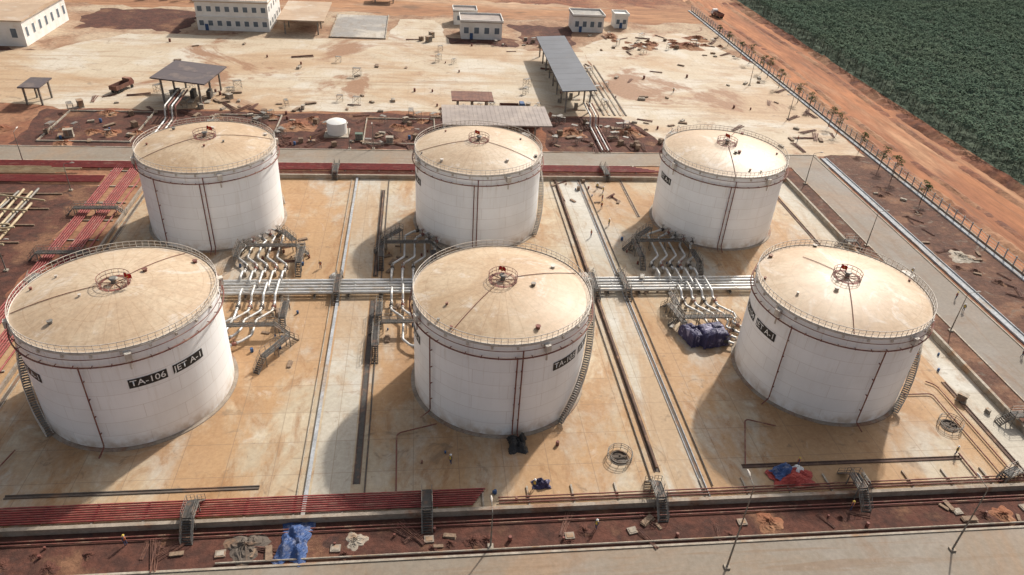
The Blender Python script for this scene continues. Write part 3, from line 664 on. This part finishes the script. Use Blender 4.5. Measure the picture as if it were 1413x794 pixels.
canopy(-33,250,-22,258,4,M['roofgrey'],'small grey shelter beside the dirt road',cols=(2,2))
for k in range(6):
    mb=MB(); mb.box(31.5,122+k*9,0,37.5,123.2+k*9,.25); mb.box(34,122.2+k*9,.25,35,123+k*9,2,1); solo(mb,'loading_island',[M['conc'],M['steel']],'concrete loading island with grey metering cabinet','loading island',group='loading islands under the canopy')
for k in range(5):
    mb=MB(); mb.box(42+k*1.7,118,0,42.5+k*1.7,168,.18); solo(mb,'lane_kerb',M['conc'] if k%2 else M['conc_dark'],'narrow raised concrete lane divider','kerb',group='lane dividers beside the canopy')
for k in range(3):
    mb=MB(); mb.box(-82+k*4.5,122,0,-80.5+k*4.5,131,.3); mb.box(-81.8+k*4.5,125,.3,-80.7+k*4.5,128,2.4,1); solo(mb,'loading_island',[M['conc'],M['steel_d']],'concrete loading island with dark metering cabinet','loading island',group='loading islands under the canopy')
for k in range(4):
    pipe([(-79.5+k*.9,92,.6),(-79.5+k*.9,108,.6),(-79.5+k*.9,109,3.8),(-79.5+k*.9,122,3.8)],.22,M['redbr'] if k%2 else M['silver'],'large pipe leading to the dark canopy',group='pipes leading to the canopy')
for k in range(4):
    pipe([(36+k*.8,90.5,.6),(36+k*.8,108,.6),(36+k*.8,109,3.4),(36+k*.8,119,3.4)],.2,M['redbr'] if k%2 else M['silver'],'large pipe leading to the long canopy',group='pipes leading to the canopy')
for i in range(18):
    x=-113+i*1.2+random.uniform(-.35,.35); l=random.uniform(18,27); sk=random.uniform(-1.3,1.3)
    pipe([(x,40+random.uniform(0,5),.6),(x+sk,40+l,.6)],.26,M['cream'] if i%4 else M['steel'],'long cream pipe lying on timber sleepers',group='cream pipes stored on soil')
for i in range(7):
    y=42+random.uniform(0,24); x=-100+random.uniform(-4,4)
    pipe([(x-9,y,1.15),(x+9,y+random.uniform(-5,5),1.15)],.2,M['cream'],'long cream pipe lying across other pipes',group='cream pipes stored on soil')
for y in (43,50,57,64):
    mb=MB(); mb.box(-114,y-.15,0,-89,y+.15,.3); solo(mb,'timber_sleeper',M['wood'],'timber sleeper under stored pipes','timber',group='timber sleepers under stored pipes')
for i in range(6):
    y=74+i*.45; pipe([(-130,y,.5+.1*i),(-92+random.uniform(-4,3),y,.5+.1*i)],.12,M['cream'],'thin cream pipe stored in a stack',group='thin cream pipes')
# ---------------------------------------------------------------- fence
f=thing('fence','long fence of pale concrete posts and wire rails','fence',(113,0,0))
mb=MB()
for i in range(100):
    y=-40+i*3; mb.box(-.1,y-.1,0,.1,y+.1,2.6)
o=part(mb,'fence_post',f,M['gutter']); o['kind']='stuff'
mb=MB(); mb.box(-.15,-40,0,.15,257,.5); part(mb,'fence_base',f,M['wallc'])
mb=MB()
for z in (1.0,1.6,2.3): mb.beam((0,-40,z),(0,257,z),.06)
part(mb,'wire_rail',f,M['steel'])
for xr,h,wd in ((117.5,.9,1),(123,.4,.7),(136,.5,.8),(141.5,1.6,1.3)):
    mb=MB(); vs=[]; k=160
    for i in range(k+1):
        y=-60+i*2.1; hh=h*(.55+.4*math.sin(i*.37+xr)+random.uniform(-.3,.3))
        for dx,z in ((-2,-.05),(-.8,.6*hh),(.2,hh),(1.1,.5*hh),(2.2,-.05)): vs.append((xr+dx*wd+random.uniform(-.3,.3)+1.1*math.sin(i*.09+xr),y,z))
    mb.add(vs,[(i*5+j,i*5+j+1,i*5+j+6,i*5+j+5) for i in range(k) for j in range(4)],0,False); struct(mb,'earth_ridge',M['ground'])
# ---------------------------------------------------------------- trees
def leaves(C,R,n,size,rng,squash=.8):
    k=len(C)*n
    c=np.repeat(C,n,0); r=np.repeat(R,n)
    d=rng.normal(size=(k,3)); d/=np.linalg.norm(d,axis=1)[:,None]; d[:,2]=np.abs(d[:,2])*1.0-.25
    q=r*rng.uniform(.6,1.02,k)
    p=c+d*q[:,None]*np.array([1,1,squash])
    a=rng.normal(size=(k,3)); nrm=d*.6+a*.3+np.array([0,0,.9]); nrm/=np.linalg.norm(nrm,axis=1)[:,None]
    t=np.cross(nrm,rng.normal(size=(k,3))); t/=np.linalg.norm(t,axis=1)[:,None]; b=np.cross(nrm,t)
    s=size*rng.uniform(.6,1.3,k)[:,None]
    return np.stack([p-t*s,p-b*s*.6,p+t*s,p+b*s*.6],1).reshape(-1,3)
def quadmesh(name,V,mat):
    me=bpy.data.meshes.new(name); n=len(V)//4
    me.vertices.add(len(V)); me.vertices.foreach_set('co',V.astype(np.float32).ravel())
    me.loops.add(len(V)); me.loops.foreach_set('vertex_index',np.arange(len(V),dtype=np.int32))
    me.polygons.add(n); me.polygons.foreach_set('loop_start',np.arange(0,len(V),4,dtype=np.int32)); me.polygons.foreach_set('loop_total',np.full(n,4,dtype=np.int32))
    me.materials.append(mat); me.update(calc_edges=True); me.validate(); return me
rng=np.random.default_rng(3)
cs=[]
for ix,x in enumerate(np.arange(147,430,4.2)):
    for y in np.arange(20,390,3.7):
        if x>147+max(0,(y-60))*.95+45 or (x>300 and y<200): continue
        cs.append((x+rng.normal()*.5,y+rng.normal()*.6,rng.uniform(4.3,5.5)))
C=np.array(cs); Rr=rng.uniform(2.2,2.8,len(C))
V=leaves(C,Rr,130,.38,rng,.85)
o=bpy.data.objects.new('tree_plantation',quadmesh('tree_plantation',V,M['leaf'])); link(o); o['kind']='stuff'; tag(o,'dense dark green plantation of young trees','trees')
mb=MB(); mb.add([(145,0,.02),(460,0,.02),(460,420,.02),(145,420,.02)],[(0,1,2,3)])
M['under']=dirty('green_plantation_floor',(.07,.09,.06),(.055,.075,.045),.3,rough=1,rand=False); struct(mb,'plantation_ground',M['under'])  # dark green sheet so no brown soil shows between the crowns
mb=MB()
for (x,y,z) in cs: mb.add([(x-.1,y,0),(x+.1,y,0),(x,y+.1,0),(x,y,z)],[(0,1,3),(1,2,3),(2,0,3)])
tr=part(mb,'trunk',o,M['bark'])
def tree(x,y,h,seed,lab='young roadside tree with sparse green crown',cr=.13,grp='young trees along the fence'):
    rg=np.random.default_rng(seed); r=thing('tree',lab,'tree',(x,y,0),group=grp)
    mb=MB(); mb.tube([(0,0,0),(.05,.03,h*.5),(0,.05,h*.95)],.1,6,rr=[.12,.08,.03])
    cc=[]
    for i in range(7):
        a=rg.uniform(0,6.28); z=h*rg.uniform(.45,.9); q=h*.2*rg.uniform(.5,1)
        e=(q*math.cos(a),q*math.sin(a),z+h*.12); mb.tube([(0,0,z-.2),e],.04,5,rr=[.05,.02]); cc.append(e)
    cc.append((0,0,h))
    part(mb,'trunk',r,M['bark'])
    V=leaves(np.array(cc),np.full(len(cc),h*cr),45,.17 if cr<.15 else .3,rg,.9)
    c=bpy.data.objects.new('crown',quadmesh('crown',V,M['leaf2'])); link(c); c.parent=r
for i in range(15): tree(110+random.uniform(-.5,.5),62+i*10.5+random.uniform(-3,3),random.uniform(4.5,6.8),50+i)
for i in range(16): tree(random.uniform(-130,-88),random.uniform(240,262),random.uniform(4,7),90+i,'leafy green tree beside the dirt road',.2,'trees beside the dirt road')
# ---------------------------------------------------------------- tarps
def tarp(loc,w,d,h,mat,label,seed,rz=0,name='tarpaulin',boxy=False):
    rg=random.Random(seed); n=26; mb=MB(); vs=[];ph=[rg.uniform(0,6) for _ in range(6)]
    lumps=[(rg.uniform(-.55,.55),rg.uniform(-.55,.55),rg.uniform(.2,.4),rg.uniform(.5,1)) for _ in range(7)]
    for i in range(n+1):
        for j in range(n+1):
            u=i/n*2-1;v=j/n*2-1
            z=0
            for a,b,s,k in lumps: z=max(z,k*math.exp(-((u-a)**2+(v-b)**2)/(2*s*s)))
            if boxy: z=.8+.25*z*(1 if u*v>0 else .4)
            e=max(0,1-max(abs(u),abs(v))**(14 if boxy else 6))
            z=h*z*e+.05+(.08 if boxy else .16)*abs(math.sin(5*u+ph[0]+3*v+2*math.sin(3*v)))*e
            vs.append((u*w/2*(1+.1*math.sin(4*v+ph[1])*(not boxy)+.04*math.sin(11*v))+.06*rg.uniform(-1,1),v*d/2*(1+.1*math.sin(5*u+ph[2])*(not boxy)+.04*math.sin(12*u))+.06*rg.uniform(-1,1),z+.05*rg.random()))
    fs=[(i*(n+1)+j,(i+1)*(n+1)+j,(i+1)*(n+1)+j+1,i*(n+1)+j+1) for i in range(n) for j in range(n)]
    mb.add(vs,fs,0,False)
    return solo(mb,name,mat,label,'tarpaulin',loc,rz)
tarp((-27.3,-29.5,0),3.6,6.6,1.3,M['tarp_blue'],'crumpled blue tarpaulin draped over materials on soil',1,rad(-6))
tarp((39.2,-23.3,0.1),6.2,3.2,1.2,M['tarp_red'],'crumpled red tarpaulin heap on the slab',2)
tarp((38.2,-22.3,0.5),3.4,2.2,1.0,M['tarp_blue'],'blue tarpaulin lying over a red one',3,.4)
tarp((40.3,-22.2,0.5),1.8,1.5,.8,M['white'],'white sheet lying on the tarpaulin heap',33,.4)
tarp((38.2,8.4,.1),5.2,4.2,2.9,M['tarp_navy'],'dark navy tarpaulin covering a boxy stack beside a tank',4,.2,boxy=True)
tarp((34.6,8.8,.1),2.4,4.6,2.5,M['tarp_navy'],'dark navy tarpaulin covering a boxy stack beside a tank',14,.25,boxy=True)
tarp((1.6,-14.9,0),2.6,3.4,1.6,M['black'],'black sheet covering equipment beside the tank',5)
tarp((4,-22.4,0),2.4,1.6,1.0,M['tarp_navy'],'dark crumpled sheet on the slab',6)
tarp((-28,30,.0),2,1.6,.8,M['wallw'],'pale crumpled sheet on the slab',7)
# ---------------------------------------------------------------- clutter
def crate_master():
    r=thing('wooden_crate','weathered slatted wooden crate on the ground','crate',(-34,92.5,0),.3,'wooden crates around the site')
    mb=MB()
    for i in range(5):
        z=.05+i*.22; mb.box(-.6,-.5,z,.6,-.46,z+.16);mb.box(-.6,.46,z,.6,.5,z+.16);mb.box(-.6,-.455,z,-.56,.455,z+.16);mb.box(.56,-.455,z,.6,.455,z+.16)
    for i in range(5): mb.box(-.6+i*.25,-.52,1.16,-.42+i*.25,.52,1.2)
    for a in (-.55,.55):
        for b in (-.44,.44): mb.box(a-.04,b-.04,0,a+.04,b+.04,1.15)
    part(mb,'slatted_panel',r,M['wood']); return r
def block_master():
    mb=MB(); mb.box(-.9,-.45,0,.9,.45,.5); mb.box(-.82,-.37,.5,.82,.37,.56); mb.tube([(-.2,0,.56),(-.2,0,.8),(.2,0,.8),(.2,0,.56)],.03,5,1)
    return solo(mb,'concrete_block',[M['conc'],M['steel_d']],'pale precast concrete block with lifting loop','concrete block',(-40,95,0),0,'concrete blocks around the site')
def drum_master(mat,lab,loc):
    mb=MB(); mb.rev([(.28,0),(.3,.02),(.3,.28),(.32,.3),(.3,.32),(.3,.6),(.32,.62),(.3,.64),(.3,.88),(.28,.9)],14); mb.cyl(0,0,.86,.88,.28,.28,14)
    return solo(mb,'steel_drum',mat,lab,'drum',loc,0,'steel drums around the site')
def cabin_master(mat,lab,loc):
    r=thing('equipment_cabinet',lab,'cabinet',loc,0,'equipment cabinets around the site')
    mb=MB(); mb.box(-.9,-.6,.15,.9,.6,1.7); mb.box(-1,-.7,1.7,1,.7,1.8); mb.box(-1,-.7,0,1,.7,.15,1); part(mb,'casing',r,[mat,M['conc']])
    mb=MB(); mb.box(-.75,-.64,.3,-.05,-.605,1.6); mb.box(.05,-.64,.3,.75,-.605,1.6); part(mb,'door',r,M['steel']); return r
def board_stack():
    mb=MB(); rg=random.Random(9)
    for k in range(4): mb.obox(rg.uniform(-.3,.3),rg.uniform(-.3,.3),k*.1,2.4,.9,.07,rg.uniform(-.2,.2))
    return solo(mb,'plywood_stack',M['wood'],'untidy stack of timber boards','timber',(-50,94,0),0,'timber stacks around the site')
def bars():
    mb=MB(); rg=random.Random(4)
    for k in range(14): a=rg.uniform(-.5,.5); mb.beam((-3,a,.05+.02*k),(3,a+rg.uniform(-.6,.6),.05+.02*k),.06)
    return solo(mb,'steel_bar_bundle',M['rustroof'],'rusty bundle of steel bars on the ground','steel bars',(-56,98,0),0,'steel bar bundles around the site')
def scaffold():
    r=thing('scaffold_frame','small steel scaffold frame standing on the ground','scaffold',(-64,97,0),0,'scaffold frames around the site')
    mb=MB()
    for a in (-1,1):
        for b in (-.6,.6): mb.tube([(a,b,0),(a,b,2.2)],.04,5)
        for z in (.4,1.2,2.1): mb.tube([(a,-.6,z),(a,.6,z)],.035,5)
    for b in (-.6,.6): mb.tube([(-1,b,.3),(1,b,2)],.03,5); mb.tube([(-1,b,2),(1,b,.3)],.03,5); mb.tube([(-1,b,2.15),(1,b,2.15)],.03,5)
    mb.box(-1,-.5,2.2,1,.5,2.25); part(mb,'frame',r,M['steel']); return r
masters=[crate_master(),block_master(),drum_master(M['bluep'],'blue steel drum standing on the ground',(-44,93,0)),drum_master(M['redbr'],'rusty steel drum standing on the ground',(-45,93,0)),board_stack(),bars(),cabin_master(M['conc'],'grey metal equipment cabinet on a concrete base',(-20,95,0)),cabin_master(M['green'],'green metal equipment cabinet on a concrete base',(-28,97,0)),scaffold()]
zones=[(-108,92,-8,115,100,[0,1,2,3,4,5,6,1,8,8,5,5,4]),(24,92,56,115,50,[0,1,3,4,5,5,8,8]),(-100,-32,84,-29,50,[3,4,5,5,4]),(-105,117,-20,128,34,[1,4,5,8,6]),(-10,111,28,124,38,[0,1,3,4,5,6,8]),(-100,130,25,185,24,[1,4,5,3,8]),(50,95,108,180,28,[1,4,5,3]),(-46,30,-33,44,14,[2,3,4,5]),(-45,2,-31,20,16,[2,3,4,5]),(-20,2,-10,20,10,[2,3,4]),(-20,32,-9,42,12,[2,3,4]),(30,6,42,44,20,[2,3,4,8]),(98,90,110,210,16,[1,4,5]),(-20,188,44,200,28,[0,1,3,4,5,6,8]),(55,184,105,210,34,[1,4,5,8,0]),(20,60,34,72,16,[0,2,3,4,5]),(-12,-25,8,-15,6,[2,3]),(64,-12,78,20,12,[2,3,6,4]),(99,-20,110,80,26,[5,4,1]),(-170,20,-86,38,10,[4,5]),(-60,92,0,98,12,[8,5,1]),(30,118,50,170,18,[8,6,3,5]),(-88,117,-66,137,14,[8,6,3,4])]
for x0,y0,x1,y1,n,ids in zones:
    for i in range(n):
        x,y=random.uniform(x0,x1),random.uniform(y0,y1)
        bad=False
        for cx in (-AX,0,AX):
            for cy in (0,BY):
                if math.hypot(x-cx,y-cy)<15.2: bad=True
        if bad: continue
        m=masters[random.choice(ids)] if ids else random.choice(masters)
        copy_thing(m,(x,y,.02),random.uniform(0,6.28),sc=random.uniform(.6,1.25) if y>80 else random.uniform(.4,.85))
for x in (-35,-12,-22,6,30,60,70,14):
    mb=MB(); mb.box(-.6,-.5,0,.6,.5,.2); mb.box(-.42,-.33,.2,.42,.33,.25,1)
    solo(mb,'inspection_chamber',[M['wallc'],M['conc']],'square pale concrete inspection chamber in soil','manhole',(x+random.uniform(-1,1),-30.3+random.uniform(-.8,.5),0),random.uniform(-.3,.3),'inspection chambers in the soil strip')
def heap(x,y,r,h,mat,lab,seed):
    rg=random.Random(seed); mb=MB(); n=28;k=9;vs=[(0,0,h)];
    for i in range(1,k+1):
        q=i/k
        for j in range(n):
            a=2*math.pi*j/n; rr=r*q*(1+.22*math.sin(3*a+seed)+.12*math.sin(7*a)+.08*rg.uniform(-1,1)); vs.append((rr*math.cos(a),rr*math.sin(a),max(-.02,h*(1-q)**1.1*(1+.4*rg.uniform(-1,1))) if i<k else -.02))
    fs=[(0,1+j,1+(j+1)%n) for j in range(n)]
    for i in range(k-1):
        for j in range(n): fs.append((1+i*n+j,1+(i+1)*n+j,1+(i+1)*n+(j+1)%n,1+i*n+(j+1)%n))
    mb.add(vs,fs); solo(mb,'soil_heap',mat,lab,'heap',(x,y,0),0,'heaps of soil and gravel')
bh='brown heap of loose soil'
hs_=[(-33,-30.2,2.4,.7,'conc_dark','dark heap of gravel on soil'),(-20,-30,1.3,.4,'conc','pale heap of rubble on soil'),(33,-30.3,1.8,.4,'ground',bh),(104,36,3,.5,'conc','pale heap of rubble on soil'),(92,196,6,1.2,'ground',bh),(100,208,5,1.2,'ground',bh),(75,195,5,1,'ground',bh),(-120,100,5,1.2,'ground',bh),(-70,103,4,.9,'ground',bh),(-45,106,5,.8,'ground',bh),(30,104,4,.9,'ground',bh),(47,105,4,.9,'ground',bh),(66,-31,1.6,.4,'ground',bh)]
for i in range(32): hs_.append((random.uniform(-110,-10) if i%2 else random.uniform(60,108),random.uniform(92,114) if i%2 else random.uniform(186,212),random.uniform(1.2,3),random.uniform(.3,.8),'ground',bh))
for i in range(22): hs_.append((random.uniform(99.5,109),random.uniform(-20,85),random.uniform(.8,2),random.uniform(.2,.5),'verge',bh))
for i in range(18): hs_.append((random.uniform(-70,80),random.uniform(-32.2,-29.5),random.uniform(.5,1.3),random.uniform(.15,.4),'dark_soil',bh))
for i,(x,y,r,h,mt,lb) in enumerate(hs_): heap(x,y,r,h,M[mt],lb,i)
for (x0,y0,x1,y1) in ((-106,93,-84,114),(-68,94,-50,113),(-27,94,-8,112)):
    for a in ((x0,y0,x1,y0+.3),(x0,y1,x1,y1+.3),(x0,y0+.31,x0+.3,y1-.01),(x1-.3,y0+.31,x1,y1-.01)): kerb(*a,.35)
t=thing('water_tank','small white cylindrical tank on a concrete base','tank',(-34,101,0)); mb=MB(); mb.cyl(0,0,.3,3.4,2.6,2.6,24); mb.rev([(2.6,3.4),(1.5,3.9),(.1,4.1)],24); part(mb,'shell',t,M['wallw']); mb=MB(); mb.box(-3.2,-3.2,0,3.2,3.2,.3); part(mb,'base',t,M['conc'])
# ---------------------------------------------------------------- trucks
def truck(x,y,rz,cabm,bedm,label):
    r=thing('truck',label,'truck',(x,y,0),rz)
    mb=MB(); mb.box(-3.6,-.5,.75,3.6,.5,1.0); part(mb,'chassis',r,M['steel_d'])
    mb=MB(); mb.add([(2.0,-1.2,1),(3.8,-1.2,1),(3.8,1.2,1),(2,1.2,1),(2.0,-1.15,2.9),(3.3,-1.1,2.9),(3.3,1.1,2.9),(2,1.15,2.9),(3.8,-1.2,1.9),(3.8,1.2,1.9)],[(0,1,8,5,4),(3,7,6,9,2),(1,2,9,8),(4,5,6,7),(0,4,7,3),(0,3,2,1),(8,9,6,5)]); cab=part(mb,'cab',r,cabm)
    mb=MB(); mb.add([(3.79,-.95,1.98),(3.79,.95,1.98),(3.37,.95,2.8),(3.37,-.95,2.8)],[(0,1,2,3)]); 
    for v in range(4): a=mb.v[v]; mb.v[v]=(a[0]+.04,a[1],a[2])
    w=part(mb,'windscreen',r,M['glass']); w.parent=cab
    mb=MB(); mb.box(-3.8,-1.25,1.02,1.8,1.25,1.15)
    for a in ((-3.8,-1.25,1.8,-1.15),(-3.8,1.15,1.8,1.25),(-3.8,-1.14,-3.7,1.14),(1.7,-1.14,1.8,1.14)): mb.box(a[0],a[1],1.16,a[2],a[3],2.2)
    part(mb,'cargo_bed',r,bedm)
    for wx in (2.8,-1.6,-2.8):
        for wy in (-1.05,1.05):
            mb=MB(); mb.tube([(wx,wy-.15,.5),(wx,wy+.15,.5)],.5,14); part(mb,'wheel',r,M['rubber'])
truck(122,247,rad(100),M['white'],M['redbr'],'white tipper truck on the dirt road')
truck(-98,132,rad(70),M['redbr'],M['rustroof'],'dull red flatbed truck parked on the apron')
truck(15,120,rad(0),M['bluep'],M['rustroof'],'blue flatbed truck beside the shed')
# ---------------------------------------------------------------- people
def person_meshes():
    me=bpy.data.meshes.new('body')
    v=[(0,0,.95),(0,0,1.2),(0,0,1.42),(0,0,1.52),(0,.02,1.68),(-.19,0,1.4),(-.25,.02,1.12),(-.24,.12,.9),(.19,0,1.4),(.26,.0,1.12),(.25,.1,.88),(-.1,0,.9),(-.12,.06,.5),(-.12,-.02,.08),(-.12,.14,.04),(.1,0,.9),(.12,.02,.5),(.13,-.1,.08),(.13,.04,.04)]
    e=[(0,1),(1,2),(2,3),(3,4),(2,5),(5,6),(6,7),(2,8),(8,9),(9,10),(0,11),(11,12),(12,13),(13,14),(0,15),(15,16),(16,17),(17,18)]
    rr=[.15,.15,.16,.055,.105,.075,.048,.04,.075,.048,.04,.1,.065,.045,.04,.1,.065,.045,.04]
    me.from_pydata(v,e,[]); o=bpy.data.objects.new('b',me); link(o); o.modifiers.new('s','SKIN'); 
    for i,q in enumerate(rr): me.skin_vertices[0].data[i].radius=(q,q*(.75 if i in(0,1,2) else 1))
    me.skin_vertices[0].data[0].use_root=True
    sb=o.modifiers.new('u','SUBSURF'); sb.levels=1
    bpy.context.view_layer.update(); dg=bpy.context.evaluated_depsgraph_get(); m2=bpy.data.meshes.new_from_object(o.evaluated_get(dg)); bpy.data.objects.remove(o)
    m2.name='body'; m2.materials.clear(); m2.materials.append(M['cloth_b']); m2.materials.append(M['skin'])
    for p in m2.polygons:
        p.use_smooth=True
        if p.center.z>1.5 or (abs(p.center.x)>.2 and p.center.z<1.0 and p.center.z>.8): p.material_index=1
    return m2
pm=person_meshes()
vest=MB(); vest.rev([(.17,.95),(.185,1.2),(.19,1.38),(.09,1.47)],14); vest_o=vest.mesh('vest',M['orangep']); vest_y=vest.mesh('vest',M['yellow'])
hel=MB(); hel.rev([(.17,1.72),(.135,1.73),(.12,1.8),(.06,1.85),(.005,1.86)],14); hel_w=hel.mesh('helmet',M['white']); hel_y=hel.mesh('helmet',M['yellow'])
for i,(x,y) in enumerate([(92,20),(91,16),(93,2),(88,29),(30,62),(31,66),(29,58),(-35,20),(-31,33),(3,-23),(17,20),(66,-20),(73,2),(-8,-18),(-47,-29),(10,-30),(45,-29),(78,30),(95,100),(70,140),(-40,94),(30,68),(24,45),(29,50),(41,-21.0)]):
    ye=i%2; p=thing('person','worker in dark clothes with %s vest and %s helmet standing'%(('a yellow','white') if ye else ('an orange','yellow')),'person',(x,y,.03),random.uniform(0,6.28),'workers on the site')
    for nm,me in (('body',pm),('vest',vest_y if ye else vest_o),('helmet',hel_w if ye else hel_y)):
        o=bpy.data.objects.new(nm,me); link(o); o.parent=p
# ---------------------------------------------------------------- camera, light
f_,pit,roll,yaw=1021.6,rad(33.254),rad(3.907),rad(8.096)
c_,s_=math.cos(pit),math.sin(pit)
h=Vector((math.sin(yaw),math.cos(yaw),0)); Rv=Vector((math.cos(yaw),-math.sin(yaw),0)); Z=Vector((0,0,1))
F=c_*h-s_*Z; U=s_*h+c_*Z
U2=-math.sin(roll)*Rv+math.cos(roll)*U; R2=math.cos(roll)*Rv+math.sin(roll)*U
cd=bpy.data.cameras.new('camera'); cd.sensor_width=36; cd.lens=f_*36/1413; cd.clip_end=6000; cd.clip_start=1
cam=bpy.data.objects.new('camera',cd); link(cam)
m4=Matrix(((R2.x,U2.x,-F.x,-11.39),(R2.y,U2.y,-F.y,-89.96),(R2.z,U2.z,-F.z,76.69),(0,0,0,1))); cam.matrix_world=m4
scene.camera=cam
sd=Vector((12.0,16.0,16.2)).normalized()
sl=bpy.data.lights.new('sun','SUN'); sl.energy=4.8; sl.angle=rad(1.5); sl.color=(1,.95,.87)
so=bpy.data.objects.new('sun',sl); link(so); so.rotation_euler=sd.to_track_quat('Z','Y').to_euler()
w=bpy.data.worlds.new('World'); scene.world=w; w.use_nodes=True; nt=w.node_tree
sk=nt.nodes.new('ShaderNodeTexSky'); sk.sky_type='NISHITA'; sk.sun_disc=False; sk.sun_elevation=math.asin(sd.z); sk.sun_rotation=math.atan2(sd.x,sd.y); sk.dust_density=5; sk.air_density=1.0
hsv=nt.nodes.new('ShaderNodeHueSaturation'); hsv.inputs['Saturation'].default_value=.45; hsv.inputs['Value'].default_value=1.0
nt.links.new(sk.outputs[0],hsv.inputs['Color']); nt.links.new(hsv.outputs[0],nt.nodes['Background'].inputs[0]); nt.nodes['Background'].inputs[1].default_value=.14
scene.view_settings.view_transform='Standard'; scene.view_settings.look='None'; scene.view_settings.exposure=0
